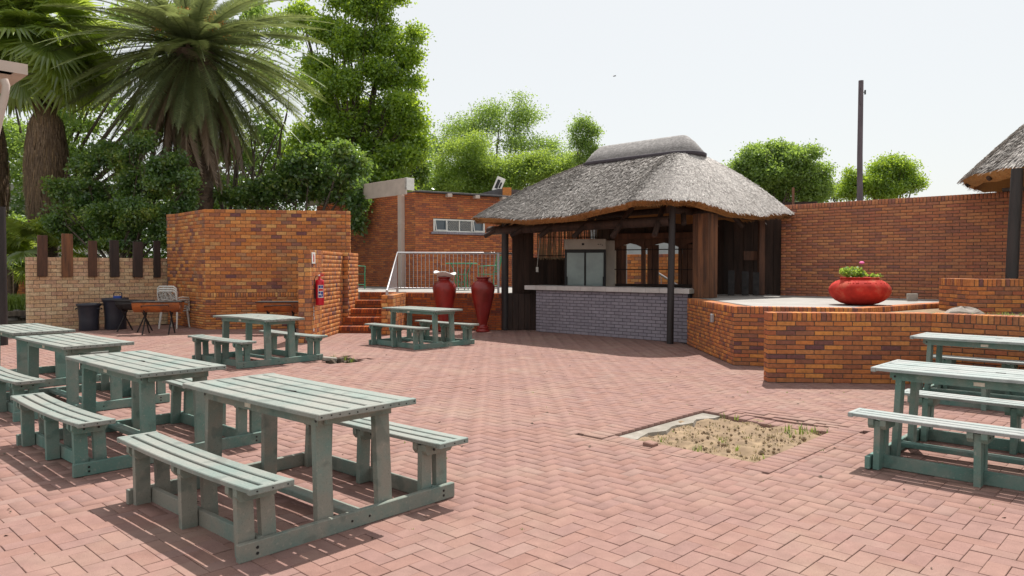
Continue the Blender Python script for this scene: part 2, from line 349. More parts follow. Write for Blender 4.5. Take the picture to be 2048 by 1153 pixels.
def run(p0,p1,z0,courses,bl=.232,dep=.10,start='flush',end='flush',phase=0,holes=(),capd=None,zend=None,top=None):
    """bricks along one face from p0 to p1 (face on the right-hand side of the walk, towards the camera)"""
    L=math.hypot(p1[0]-p0[0],p1[1]-p0[1]); dx,dy=(p1[0]-p0[0])/L,(p1[1]-p0[1])/L; nx,ny=dy,-dx; rz=math.atan2(dy,dx)
    out=[]; z=z0
    for ci,(kd,h) in enumerate(courses):
        jt=.010; bh=h-jt; k=ci+phase
        D=dep if kd!='R' else (capd or dep)
        a=0;b=L
        if start=='corner' and k%2==0 and kd!='R': a=dep+jt
        if end=='corner' and kd=='R': b=max(.0,L-D-jt)
        if b-a<.03: z+=h; continue
        if end=='corner' and k%2==1 and kd!='R': b=L-dep-jt
        pitch=.0605 if kd=='R' else (.116 if kd=='H' else bl)
        if kd=='R': x=a
        elif start=='corner': x=a if k%2==0 else 0
        else: x=-(pitch/2 if k%2 else 0)
        if kd=='R': nb=max(1,round((b-a)/pitch)); pitch=(b-a)/nb
        while x<b-.012:
            s0=max(a,x); e0=min(b,x+pitch-jt)
            if b-e0<.03: e0=b
            if e0-s0>.02:
                for (s,e) in holes_cut(s0,e0,z,h,holes):
                    if e-s<.015: continue
                    wv=round(e-s,3); c=(s+e)/2; off=rnd.uniform(-.001,.0015)
                    out.append(((p0[0]+dx*c-nx*(D/2-off),p0[1]+dy*c-ny*(D/2-off),z+bh/2+jt/2),rz+rnd.uniform(-.002,.002),(wv,D,round(bh,3)),(rnd.uniform(-.002,.002),0)))
            if e0>=b-.001: break
            x+=pitch
        z+=h
        if top and z>top(0): pass
    return out
def wall(name,label,cat,m,pts,z0,courses,cores,mort='mortar',bl=.232,bls=None,capd=None,limit=300,ends=('flush','flush'),corners=None,holes=None,dep=.10,phase=0,group=None,extra=(),loc=None):
    loc=loc or (pts[0][0],pts[0][1],0)
    t=thing(name,label,cat,loc,0,group); P=[]
    n=len(pts)-1
    for i in range(n):
        cv=lambda j: corners and j in corners
        P+=run(pts[i],pts[i+1],z0,courses,(bls[i] if bls else bl),dep,'corner' if cv(i) else 'flush','corner' if cv(i+1) else 'flush',phase if True else 0,(holes or {}).get(i,()),capd)
    P+=list(extra)
    place_pieces(t,P,m,'brick',limit,'brick_courses')
    mb=MB()
    for (poly,a,b) in cores: mb.prism([(x-loc[0],y-loc[1]) for x,y in poly],a,b)
    mb.build('mortar_core',M[mort],t); return t
def off(p,q,d,e=0):
    """point p moved by d to the back of the face p->q, e along it"""
    L=math.hypot(q[0]-p[0],q[1]-p[1]); dx,dy=(q[0]-p[0])/L,(q[1]-p[1])/L
    return (p[0]-dy*d+dx*e,p[1]+dx*d+dy*e)

# ---------------------------------------------------------------- ground and paving
g=MB().add([(-500,-60,-.10),(500,-60,-.10),(500,900,-.10),(-500,900,-.10)],[(0,1,2,3)]).build('ground',M['ground']); tag(g,kind='structure')
def uv2(x,y): return (x*UD[0]+y*UD[1], x*VD[0]+y*VD[1])
def xy2(u,v): 
    det=UD[0]*VD[1]-UD[1]*VD[0]; return ((u*VD[1]-UD[1]*v)/det,(UD[0]*v-u*VD[0])/det)
# soil square in grid coordinates
SL=uv2(.908,6.38); ST=uv2(1.95,7.47); SR=uv2(2.87,6.55); SB=uv2(1.79,5.50)
su0=(SB[0]+SR[0])/2; su1=(SL[0]+ST[0])/2; sv0=(SL[1]+SB[1])/2; sv1=(ST[1]+SR[1])/2
pit=uv2(-2.75,11.75); 
pav=bpy.data.objects.new('paving',None); link(pav); tag(pav,kind='structure')
W1=.1015; pieces=[]; beds=[]
def inpave(x,y):
    if y<2.2 or y>19.8: return False
    if abs(x)>y*.72+1.6: return False
    if x>3.36 and y>11.15: return False
    if x>4.9 and y>9.6: return False
    if x>5.6 and y>8.9: return False
    if x<-8.2 and y>19.0: return False
    if x<-11.4 and y>16.6: return False
    if -2.5<x<.5 and y>17.8: return False
    if y>18.0 and x>-7: return False
    if x>1.6 and y>17: return False
    return True
def pz(u,v):
    z=0
    # frost heaved edge beyond the soil square
    dv=v-sv1; du=(u-su0)/(su1-su0)
    if 0<=dv<.55 and -.1<du<.95: z-=.045*math.exp(-((dv)/.25)**2)*math.sin(max(0,min(1,(du+.1)))*PI)**1
    return z+.006*math.sin(u*1.7+1)*math.sin(v*1.3)
b_=.113
i0=int(-3/W1); 
BR=.203
for ci in range(-170,220):
    for cj in range(-60,270):
        c=(ci-cj)%4
        if c not in(0,3): continue
        if c==0: u0,v0,du,dv=ci*W1,cj*W1,2*W1,W1
        else: u0,v0,du,dv=ci*W1,cj*W1,W1,2*W1
        uc,vc=u0+du/2,v0+dv/2; x,y=xy2(uc,vc)
        if not inpave(x,y): continue
        # soil square and its border
        a0,a1,c0,c1=su0-BR,su1+BR,sv0-BR,sv1+BR
        if u0<a1 and u0+du>a0 and v0<c1 and v0+dv>c0:
            cand=[(u0,v0,a0-u0,dv),(a1,v0,u0+du-a1,dv),(u0,v0,du,c0-v0),(u0,c1,du,v0+dv-c1)]
            cand=max(cand,key=lambda q:min(q[2],q[3]))
            if min(cand[2],cand[3])<.018: continue
            u0,v0,du,dv=cand; uc,vc=u0+du/2,v0+dv/2; x,y=xy2(uc,vc)
        if abs(uc-pit[0])<.42+.1*math.sin(vc*9) and abs(vc-pit[1])<.30+.1*math.sin(uc*11): continue
        pieces.append(((x,y,-.03+pz(uc,vc)+rnd.uniform(-.0018,.0018)),math.atan2(UD[1],UD[0])+rnd.uniform(-.008,.008)+(0 if c==0 else 0),(round(du-.003,3),round(dv-.003,3),.06),(rnd.uniform(-.005,.005),rnd.uniform(-.005,.005))))
        beds.append((u0,v0,du,dv))
# border course round the soil square
def bord(u,v,du,dv,dz=0,rot=0):
    x,y=xy2(u+du/2,v+dv/2); pieces.append(((x,y,-.03+pz(u+du/2,v+dv/2)+dz),math.atan2(UD[1],UD[0])+rot,(round(du-.006,3),round(dv-.006,3),.06),(rnd.uniform(-.012,.012),rnd.uniform(-.012,.012))))
k=0
v=sv0-BR
while v<sv1+BR-.03:
    bord(su0-BR,v,BR,W1,.004); bord(su1,v,BR,W1,.012); v+=W1
u=su0
while u<su1-.02:
    bord(u,sv0-BR,W1,BR,0); bord(u,sv1,W1,BR,.004); u+=W1
ang=math.atan2(UD[1],UD[0])
# the v axis is clockwise from u, a piece's local y is +90 degrees: symmetric pieces, so it does not matter
place_pieces(pav,pieces,'paver','paver',300,'paver_field',.0022)
V=[];F=[]
for (u0,v0,du,dv) in beds:
    n=len(V)
    for (a,b) in((0,0),(du,0),(du,dv),(0,dv)):
        x,y=xy2(u0+a,v0+b); V.append((x,y,-.0065+pz(u0+du/2,v0+dv/2)))
    F.append((n,n+3,n+2,n+1))
o=bpy.data.objects.new('joint_sand',npmesh('joint_sand',V,F,M['sand'])); o['kind']='stuff'; link(o,pav)
mb=MB(); 
for (a,b,c,d) in ((su0-BR,su0,sv0-BR,sv1+BR),(su1,su1+BR,sv0-BR,sv1+BR),(su0,su1,sv0-BR,sv0),(su0,su1,sv1,sv1+BR)):
    q=[xy2(a,c),xy2(b,c),xy2(b,d),xy2(a,d)]; mb.add([(x,y,-.05) for x,y in q],[(0,3,2,1)])
mb.build('border_bed',M['sand'],pav)
def soilpatch(name,u0,u1,v0,v1,z,amp,m,n=46):
    V=[];F=[]
    ph=[(rnd.uniform(0,9),rnd.uniform(0,9),rnd.uniform(4,26),rnd.uniform(4,26)) for _ in range(14)]
    for i in range(n+1):
        for j in range(n+1):
            u=u0+(u1-u0)*i/n; v=v0+(v1-v0)*j/n; x,y=xy2(u,v)
            h=sum(math.sin(u*a+p)*math.sin(v*b+q)/(6+.6*a) for p,q,a,b in ph)*amp*2.2
            V.append((x,y,z+h+rnd.uniform(-.1,.1)*amp))
    for i in range(n):
        for j in range(n):
            a=i*(n+1)+j; F.append((a,a+1,a+n+2,a+n+1))
    o=bpy.data.objects.new(name,npmesh(name,V,F,m,False)); link(o); tag(o,kind='structure'); return o
soilpatch('soil_bed',su0-.1,su1+.1,sv0-.1,sv1+.1,-.045,.045,M['soil'],70)
soilpatch('soil_pit',pit[0]-.8,pit[0]+.8,pit[1]-.7,pit[1]+.7,-.075,.03,M['darksoil'])
# clods
mb=MB()
for _ in range(170):
    u=rnd.uniform(su0+.03,su1-.15); v=rnd.uniform(sv0+.03,sv1-.03); x,y=xy2(u,v); r=rnd.uniform(.004,.016)*(1.6 if rnd.random()<.05 else 1)
    mb.lathe([(0.001,-r),(r*.9,-r*.4),(r,r*.2),(r*.5,r*.8),(.001,r)],(x,y,-.03+rnd.uniform(-.012,.012)),5,False)
o=mb.build('soil_clods',M['soil']); tag(o,'loose clods of dry earth scattered in the unpaved square','soil clods',kind='stuff')
# broken concrete strip along the far-left edge of the square
mb=MB(); n=16; pr=[]
for i in range(n+1):
    v=sv0+(sv1-sv0-.02)*i/n; wd=.13+.03*math.sin(i*1.3)+rnd.uniform(-.012,.012) + (.05 if i>13 else 0)
    pr.append((v,wd))
V=[];F=[]
for i,(v,wd) in enumerate(pr):
    for (du,z) in ((0,-.012),(0.0,-.06),(-wd,-.06),(-wd+.01,-.02+rnd.uniform(-.004,.004))):
        x,y=xy2(su1-.002+du,v); V.append((x,y,z))
for i in range(n):
    a=i*4
    F+=[(a,a+3,a+7,a+4),(a+3,a+2,a+6,a+7)]
F+=[(0,1,2,3),(n*4,n*4+3,n*4+2,n*4+1)]
o=MB().add(V,F).build('concrete_strip',M['concrete']); tag(o,'broken pale concrete strip along one edge of the bare soil square','concrete')
x,y=xy2(su1-.30,sv0+.15)
o=MB().box(-.055,.055,-.045,.045,0,.05,.007).build('loose_brick',M['paver']); o.location=(1.13,6.02,-.02); o.rotation_euler=(.1,.05,.9); tag(o,'broken half brick lying on the near edge of the bare soil square','brick')
def blades(name,spots,m,h,n,label,cat,spread=.05,kind='stuff'):
    mb=MB()
    for (x,y,z) in spots:
        for _ in range(n):
            a=rnd.uniform(0,2*PI); r=rnd.uniform(0,spread); bx,by=x+r*math.cos(a),y+r*math.sin(a); hh=h*rnd.uniform(.4,1); ln=rnd.uniform(.2,.9)*hh; a2=rnd.uniform(0,2*PI); wv=.003+hh*.02
            px,py=-math.sin(a2)*wv,math.cos(a2)*wv; mx,my=math.cos(a2)*ln*.35,math.sin(a2)*ln*.35
            mb.add([(bx-px,by-py,z),(bx+px,by+py,z),(bx+mx+px*.8,by+my+py*.8,z+hh*.6),(bx+mx-px*.8,by+my-py*.8,z+hh*.6),(bx+mx*2.6,by+my*2.6,z+hh)],[(0,1,2,3),(3,2,4)])
    o=mb.build(name,m); tag(o,label,cat,kind=kind); return o
sp=[]
for _ in range(15):
    u=rnd.uniform(su0+.02,su1-.2); v=rnd.choice([rnd.uniform(sv0+.03,sv0+.3),rnd.uniform(sv1-.12,sv1-.01),rnd.uniform(sv0,sv1)]); x,y=xy2(u,v); sp.append((x,y,-.03))
blades('weeds',sp,M['grass'],.07,6,'thin green weeds sprouting in the bare soil square','weeds',.03)
M['straw']=leafmat('dry_straw',[(0,(.20,.15,.07)),(1,(.36,.29,.15))],(.4,.34,.15),.3)
sp=[]
for _ in range(130):
    x,y=xy2(rnd.uniform(su0+.03,su1-.16),rnd.uniform(sv0+.03,sv1-.03)); sp.append((x,y,-.035))
blades('dry_grass',sp,M['straw'],.028,6,'sparse dry grass stubble over the bare soil square','dry grass',.05)
blades('grass_tuft',[(2.58,6.60,-.04),(2.50,6.66,-.04)],M['grass'],.11,14,'tallest grass tuft at the far right edge of the bare soil square','grass tuft',.04)
blades('joint_weeds',[(rnd.uniform(-2,4),rnd.uniform(3.2,9),-.006) for _ in range(40)],M['grass'],.018,5,'tiny moss and weeds in the paving joints','weeds',.018)
mb=MB()
for i in range(150):
    x=rnd.uniform(-4,4.5); y=rnd.uniform(3,14); a=rnd.uniform(0,PI); q=rnd.uniform(.008,.022); c,s_=math.cos(a)*q,math.sin(a)*q
    mb.add([(x-c,y-s_,.002),(x+s_*.5,y-c*.5,.006+q*.3),(x+c,y+s_,.003),(x-s_*.5,y+c*.5,.004)],[(0,1,2,3)])
tag(mb.build('leaf_litter',M['darksoil']),'tiny dry leaves and specks scattered over the paving','leaf litter',kind='stuff')
# pit debris
mb=MB()
for i in range(26):
    a=rnd.uniform(0,2*PI); r=rnd.uniform(0,.38); x=-2.75+r*math.cos(a); y=11.75+r*math.sin(a)*.8; q=rnd.uniform(.02,.07)
    M4=Matrix.Translation((x,y,-.05+q*.3))@Euler((rnd.uniform(0,3),rnd.uniform(0,3),0)).to_matrix().to_4x4(); mb.box(-q,q,-q*.7,q*.7,-q*.5,q*.5,q*.15,M4)
tag(mb.build('rubble',M['darksoil']),'dark rubble lying in the small hole beside the middle left table','rubble',kind='stuff')
o=MB().box(-.12,.10,-.07,.07,-.03,.03,.01).build('concrete_block',M['concrete']); o.location=(-2.86,11.62,.02); o.rotation_euler=(0,.12,.3); tag(o,'pale broken concrete block beside the corner of the middle left table','concrete block')
blades('weed_clump',[(-2.55,11.68,-.05),(-2.75,12.0,-.05),(-2.9,12.0,-.05)],M['grass'],.12,14,'weeds growing out of the small hole in the paving','weeds',.07)

# ---------------------------------------------------------------- picnic tables
def bendz(mb,f):
    mb.v=[(x,y,z+f(x)) for x,y,z in mb.v]; return mb
def slat(x0,x1,y0,y1,z0,z1,seg=8,b=.004):
    mb=MB(); xs=[x0+(x1-x0)*i/seg for i in range(seg+1)]; vs=[];fs=[]
    prof=[(y0,z0),(y1,z0),(y1,z1-b),(y1-b,z1),(y0+b,z1),(y0,z1-b)]; k=len(prof)
    for x in xs: vs+=[(x,a,c) for a,c in prof]
    for i in range(seg):
        for j in range(k): fs.append((i*k+j,(i+1)*k+j,(i+1)*k+(j+1)%k,i*k+(j+1)%k))
    fs+=[tuple(range(k)),tuple(seg*k+j for j in range(k))[::-1]]
    return mb.add(vs,fs)
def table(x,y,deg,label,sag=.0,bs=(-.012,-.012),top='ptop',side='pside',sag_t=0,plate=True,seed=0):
    q=random.Random(seed)
    t=thing('picnic_table',label,'picnic table',(x,y,0),R(deg),'green picnic tables with attached benches')
    ht=.69; fT=lambda X:sag*(1-(X/.79)**2)
    for i in range(6):
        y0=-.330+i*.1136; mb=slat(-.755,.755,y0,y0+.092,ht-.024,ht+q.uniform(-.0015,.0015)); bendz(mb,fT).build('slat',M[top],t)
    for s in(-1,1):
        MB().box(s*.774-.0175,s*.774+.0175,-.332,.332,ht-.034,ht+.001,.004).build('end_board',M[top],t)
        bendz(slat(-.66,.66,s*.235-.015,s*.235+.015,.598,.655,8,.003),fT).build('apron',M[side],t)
        MB().box(s*.675-.013,s*.675+.013,-.215,.215,.605,.652,.003).build('cross_rail',M[side],t)
    if plate: MB().box(.05,.12,.2505,.2535,.612+sag,.640+sag,.001).build('maker_plate',M['plate'],t)
    mb=MB(); mb.box(-.03,.03,-.012,.012,ht+sag-.004,ht+sag+.0018); mb.build('parasol_hole',M['screw'],t)
    def plank(nm,b0,b1,wx,wy,m):
        # leaning plank, base centre b0, top centre b1, section wx*wy
        mb=MB(); vs=[]
        for p in(b0,b1): vs+=[(p[0]+sx*wx/2,p[1]+sy*wy/2,p[2]) for sx,sy in((-1,-1),(1,-1),(1,1),(-1,1))]
        mb.add(vs,[(0,3,2,1),(4,5,6,7)]+[(i,(i+1)%4,4+(i+1)%4,4+i) for i in range(4)]); return mb.build(nm,M[m],t)
    for s in(-1,1):
        for r in(-1,1): plank('table_leg',(s*.642,r*.205,.0),(s*.612,r*.20,.656),.042,.10,side)
        MB().box(s*.682-.0175,s*.682+.0175,-.727,.727,.0,.092,.004).build('skid_plank',M[side],t)
    MB().box(-.66,.66,-.045,.045,.045,.08,.004).build('foot_board',M[side],t)
    for r in(-1,1):
        yc=r*.612; fB=lambda X,k=bs[0 if r>0 else 1]:k*(1-(X/.82)**2)
        for i in range(3):
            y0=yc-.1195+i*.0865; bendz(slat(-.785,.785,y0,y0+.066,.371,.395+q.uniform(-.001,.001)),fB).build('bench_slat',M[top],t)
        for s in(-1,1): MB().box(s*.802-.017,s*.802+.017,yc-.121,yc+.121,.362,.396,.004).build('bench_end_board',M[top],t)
        MB().box(-.66,.66,r*.590-.017,r*.590+.017,.0,.092,.004).build('ground_rail',M[side],t)
        for sx in(-.63,0,.63):
            plank('bench_leg',(sx,r*.658,0),(sx*.985,r*.665,.355),.042,.088,side)
            plank('bench_leg',(sx,r*.532,0),(sx*.985,r*.545,.355),.042,.080,side)
            for e in(-1,1):
                poly=[(yc-.115,.365),(yc-.115,.325),(yc-.095,.298),(yc+.095,.298),(yc+.115,.325),(yc+.115,.365)]
                Mx=Matrix(((0,0,1,0),(1,0,0,0),(0,1,0,0),(0,0,0,1))); xc=sx*.985+e*.041
                MB().prism(poly,xc-.019,xc+.019,Mx).build('seat_bearer',M[side],t)
    sc=MB()
    def dot(p,ax,rr=.005):
        d=Vector(ax).normalized(); sc.tube([Vector(p)-d*.004,Vector(p)+d*.003],rr,6)
    for s in(-1,1):
        for i in range(6):
            for dy in(-.03,.03): dot((s*.7915,-.284+i*.1136+dy,ht-.016+q.uniform(-.004,.004)),(s,0,0),.0042)
        for r in(-1,1):
            for i in range(3): dot((s*.819,r*.612-.083+i*.083,.379),(s,0,0),.0042)
            dot((s*.6995,r*.63,.06),(s,0,0),.008);dot((s*.6995,r*.63,.03),(s,0,0),.008);dot((s*.6995,r*.06,.045),(s,0,0),.007)
            dot((s*.64,r*.25,.625),(0,r,0),.009)
    for r in(-1,1):
        for sx in(-.63,0,.63): dot((sx-.061,r*.655,.33),(-1,0,0),.008); dot((sx-.061,r*.56,.33),(-1,0,0),.008)
    o=sc.build('screws',M['screw'],t); o['kind']='stuff'
    return t
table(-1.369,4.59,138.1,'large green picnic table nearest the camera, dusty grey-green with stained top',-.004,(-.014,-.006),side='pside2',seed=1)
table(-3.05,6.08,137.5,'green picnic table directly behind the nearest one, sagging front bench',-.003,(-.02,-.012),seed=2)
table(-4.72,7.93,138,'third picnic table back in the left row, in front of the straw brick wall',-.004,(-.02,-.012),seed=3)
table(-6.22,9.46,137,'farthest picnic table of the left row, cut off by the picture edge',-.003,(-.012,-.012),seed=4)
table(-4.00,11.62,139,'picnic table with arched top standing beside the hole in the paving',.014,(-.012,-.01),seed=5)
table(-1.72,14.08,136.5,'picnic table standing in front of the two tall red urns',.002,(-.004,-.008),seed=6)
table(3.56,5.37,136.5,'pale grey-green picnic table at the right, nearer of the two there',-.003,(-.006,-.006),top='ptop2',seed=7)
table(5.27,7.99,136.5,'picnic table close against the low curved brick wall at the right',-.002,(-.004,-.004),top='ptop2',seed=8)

# ---------------------------------------------------------------- front low wall, right
RW=[('S',.06)]*13
F0=(3.268,9.58); F1=(3.25,9.37); F2=(5.22,9.20); F3=(6.9,7.6)
wall('low_brick_wall','long low orange brick wall with upright cap bricks, behind the right tables','brick wall','slim',[F0,F1,F2,F3],0,RW+[('R',.113)],
     [([off(F1,F2,.009,.009),off(F1,F2,.21,.009),off(F2,F3,.21,-.05),off(F2,F3,.009,0)],-.05,.875),([off(F2,F3,.009,-.0),off(F2,F3,.21,-.0),off(F3,(F3[0]+1,F3[1]-.95),.21),off(F3,(F3[0]+1,F3[1]-.95),.009)],-.05,.874)],capd=.22,corners=(1,),bls=[.232,.232,.232])
# ---------------------------------------------------------------- raised terrace, right
ZT=.885
T0=(3.33,14.05); T1=(3.312,11.03); T2=(5.0,10.55); T3=(7.6,12.55)
B0=(5.72,15.75)
def bwall(s): return (B0[0]+s*.722,B0[1]-s*.692)
tw=wall('terrace_wall','brick retaining wall of the raised terrace with the red bowl','brick wall','slim',[T0,T1,T2,T3],0,[('S',.0595)]*13+[('R',.112)],
     [([off(T0,T1,.009),off(T1,T2,.009,.009),off(T1,T2,.30,.3),off(T0,T1,.3)],-.05,.874),([off(T1,T2,.009,.02),off(T2,T3,.009,0),off(T2,T3,.3,0),off(T1,T2,.3,.3)],-.05,.873),([off(T2,T3,.009,0),off(T3,bwall(3),.009),off(T3,bwall(3),.3),off(T2,T3,.3,.1)],-.05,.872)],capd=.20,bls=[.116,.232,.116])
tb=MB().prism([(3.5,14.3),off(T1,T2,.20,.2),off(T2,T3,.20,-.05),off(T3,bwall(3),.2),bwall(3.1),bwall(0.02),(5.6,16.4),(3.6,16.4)],.80,ZT-.012).build('terrace_floor',M['slab']); tag(tb,kind='structure')
bed=MB().prism([(4.7,F1[1]+.12),(F2[0],F2[1]+.2),(7.0,7.85),(12,8),(12,14),(7.5,13.5),(7.5,12.3),(5.0,10.75),(4.7,10.6)],.5,.80).build('garden_bed',M['soil']); tag(bed,kind='structure')
# wall light on the terrace wall
o=MB(); o.box(-.05,.05,-.045,0,-.07,.07,.008); t=o.build('wall_light',M['metal']); t.location=(3.315-.002,12.15,.63); t.rotation_euler=(0,0,-PI/2); t.name='wall_light'; tag(t,'small square steel wall light on the side of the terrace wall','wall light')
# tall back wall
W0=B0; W1_=bwall(9.5)
hb=2.82
nb=int((hb-.80-.11)/.0588)
wall('tall_brick_wall','tall red brick garden wall with upright cap course behind the terrace','brick wall','backr',[W0,W1_],.80,[('S',.0588)]*nb+[('R',.108)],
     [([off(W0,W1_,.009,.009),off(W1_,bwall(12),.009),off(W1_,bwall(12),.24),off(W0,W1_,.24,.009)],.0,.80+nb*.0588+.10)],bl=.222,capd=.22)
ex=MB().box(-.0,2.6,-.22,.0,0,.06,.004); o=ex.build('coping_strip',M['sheet']); o.location=(bwall(4.0)[0]+.1,bwall(4.0)[1]+.14,.80+nb*.0588+.108); o.rotation_euler=(0,0,math.atan2(-.692,.722)); tag(o,'dark metal strip along the top of the tall red wall','coping strip')
# planter box at right
Q0=(6.695,11.6); Q1=(6.60,10.65); Q2=(9.6,10.35)
wall('brick_planter','square brick planter base under the black thatch post','planter','slim',[Q0,Q1,Q2],.70,[('S',.0605)]*8+[('R',.116)],
     [([off(Q0,Q1,.009),off(Q1,Q2,.009,.009),off(Q2,(Q2[0]+1,Q2[1]),.009),(9.6,11.6)],.5,1.285)],capd=.22,corners=(1,))
# ---------------------------------------------------------------- grey bar counter
C0=(.55,17.0); C1=(3.40,14.32)
wall('bar_counter_wall','low grey painted brick wall under the tiled bar counter','counter','greybrick',[(.858,17.328),C0,C1],0,[('S',.068)]*14,
     [([off(C0,C1,.008,.009),off(C0,C1,.24,.009),off(C1,(C1[0]+1,C1[1]-1),.24),off(C1,(C1[0]+1,C1[1]-1),.008)],-.05,.955)],mort='gmortar',bl=.20,corners=(1,))
ct=thing('bar_countertop','pale tiled bar counter top on the grey brick base','countertop',(.55,17,0))
L=math.hypot(C1[0]-C0[0],C1[1]-C0[1]); az=math.atan2(C1[1]-C0[1],C1[0]-C0[0])
base=MB(); Mx=Matrix.Translation((C0[0]-ct.location.x,C0[1]-ct.location.y,0))@Matrix.Rotation(az,4,'Z')
base.box(-.28,L+.1,-.07,.50,.962,1.045,0,Mx); base.build('screed',M['concrete'],ct)
nT=13; wt=(L+.36)/nT; fx=[];
for i in range(nT):
    MB().box(-.28+i*wt,-.28+(i+1)*wt-.004,-.085,-.071,.958,1.052,.002,Mx).build('tile',M['tilec'],ct)
    for j in range(2): MB().box(-.28+i*wt,-.28+(i+1)*wt-.004,-.07+j*.28,-.07+(j+1)*.28-.004,1.0455,1.056,.002,Mx).build('tile',M['tilec'],ct)

# ---------------------------------------------------------------- left orange wall, straw wall, pier, steps
L0=(-8.9,19.1); L1=(-8.60,18.92); L2=(-7.22,17.42); L3=(-3.93,17.98); L4=(-3.97,18.22)
cs=[('S',.0585)]*13+[('R',.112)]+[('S',.0855)]*23
hL=13*.0585+.112+23*.0855
wall('tall_orange_wall','tall orange brick screen wall with band of upright bricks, left of the steps','brick wall','orange',[L0,L1,L2,L3,L4],0,cs,
     [([off(L1,L2,.009),off(L2,L3,.009),off(L2,L3,.24,0),off(L1,L2,.24,0)],0,hL-.004),([off(L2,L3,.009),off(L3,L4,.009,.009),off(L3,L4,.2,.0),(-3.99,18.2),off(L2,L3,.24,0)],0,hL-.005),([L0,(L1[0],L1[1]+.009),(L1[0]+.1,L1[1]+.3),(L0[0],L0[1]+.3)],0,hL-.006)],corners=(3,))
Y0=(-11.06,16.92); Y1=(-8.95,19.25); Ye=(-11.22,17.06)
yw=wall('straw_brick_wall','low straw-coloured brick wall with six dark timber uprights, behind the bins','brick wall','yellow',[Ye,Y0,Y1],0,[('S',.09)]*19,
     [([off(Y0,Y1,.008,.009),off(Y1,(Y1[0]+1,Y1[1]+1.1),.008),off(Y1,(Y1[0]+1,Y1[1]+1.1),.22),off(Y0,Y1,.22,.009)],0,1.705)],mort='mortar_l',corners=(1,))
yd=Vector((Y1[0]-Y0[0],Y1[1]-Y0[1])).normalized(); ya=math.atan2(yd.y,yd.x)
for (pa,pb,pt,pbot,mm) in ((74,94,471,553,'plankr'),(123,145,468,554,'rwood'),(176,193,482,554,'plankr'),(220,238,481,554.5,'plankd'),(265,284,484,555,'plankd'),(307,320,482,555.5,'plankd')):
    pc=(pa+pb)/2; k=(pc-1024)/FPX; # intersection with the wall face
    s=(k*Y0[1]-Y0[0])/(yd.x-k*yd.y); c=(Y0[0]+yd.x*s,Y0[1]+yd.y*s); D=c[1]
    wd=(pb-pa)/FPX*D*1.0/max(.3,(yd.x-k*yd.y)); zt=at(pc,pt,D).z; zb=at(pc,pbot,D).z
    o=MB().box(-wd/2,wd/2,-.05,.012,0,zt-zb,.006).build('timber_plank',M[mm],yw)
    o.location=(c[0]-Y0[0]*0-yw.location.x+yd.y*.012,c[1]-yw.location.y-yd.x*.012,zb); o.rotation_euler=(0,rnd.uniform(-.015,.015),ya)
# extinguisher wall
E0=(-4.13,14.30); E1=(-3.90,14.30); E2=(-3.86,16.88); E3=(-3.745,16.90); E4=(-3.74,18.0)
Em=(-4.13,16.9)
ew=wall('pier_wall','orange brick pier wall beside the steps, carrying the fire extinguisher','brick wall','orange',[Em,E0,E1,E2,E3,E4],0,[('S',.0862)]*21,
     [([(-4.125,14.305),(-3.905,14.305),(-3.8655,16.9),(-3.87,17.98),(-4.121,17.96)],0,1.805),([(-3.87,16.91),(-3.755,16.91),(-3.75,17.98),(-3.87,17.98)],0,1.8)],bls=[.116,.232,.116,.116,.116],corners=(1,2,4),limit=300)
# steps
st=thing('brick_steps','five brick steps rising to the upper patio','steps',(-3.3,16.5,0))
sy=[16.5,16.84,17.16,17.66,18.2]; sz=[.155,.335,.512,.69,.87]; xr=-2.85; P=[]
xl=[-3.92,-3.86,-3.86,-3.75,-3.75]
mb=MB(); zb=0
for i in range(5):
    zt=sz[i]; x0=-3.86 if i<3 else -3.74; x0=[-3.98,-3.90,-3.86,-3.745,-3.74][i]; 
    x0=max(x0,-3.86) if i<3 else x0
    hs=.112; 
    P+=run((x0+.002,sy[i]),(xr,sy[i]),zt-hs,[('R',hs)],capd=.24)
    if zt-hs-zb>.03: P+=run((x0+.002,sy[i]+.012),(xr,sy[i]+.012),zb,[('S',zt-hs-zb)])
    mb.box(x0+.003-st.location.x,xr-.001-st.location.x,sy[i]+.02-st.location.y,20-st.location.y,zb-.01,zt-.014-i*.0001); zb=zt
place_pieces(st,P,'step','brick',300,'brick_courses'); mb.build('mortar_core',M['mortar'],st)
S0=(-2.845,17.9); S1=(-2.845,16.1); S2=(-2.60,16.10); S3=(-2.56,17.88)
wall('stair_pier','short orange brick pier at the foot of the sloping handrail','brick pier','orange',[S0,S1,S2,S3],0,[('S',.0865)]*10,
     [([(-2.835,16.13),(-2.61,16.11),(-2.57,17.9),(-2.836,17.9)],0,.858)],bls=[.116,.232,.116],corners=(1,2))
G0=(-2.62,17.90); G1=(-.13,17.25)
wall('patio_wall','dark brick retaining wall of the upper patio behind the red urns','brick wall','step',[G0,G1],0,[('S',.0575)]*13+[('R',.112)],
     [([off(G0,G1,.009),off(G1,(G1[0]+1,G1[1]-.26),.009),off(G1,(G1[0]+1,G1[1]-.26),.3),off(G0,G1,.3)],0,.85)],capd=.22)
up=MB().prism([(-3.95,18.30),(-2.62,18.30),(-2.6,18.12),(-.1,17.47),(.3,17.9),(.4,24),(-3,26),(-9,30),(-7.2,18.6),(-6.9,18.2),(-4.1,18.5)],.55,.866).build('upper_patio',M['slab']); tag(up,kind='structure')

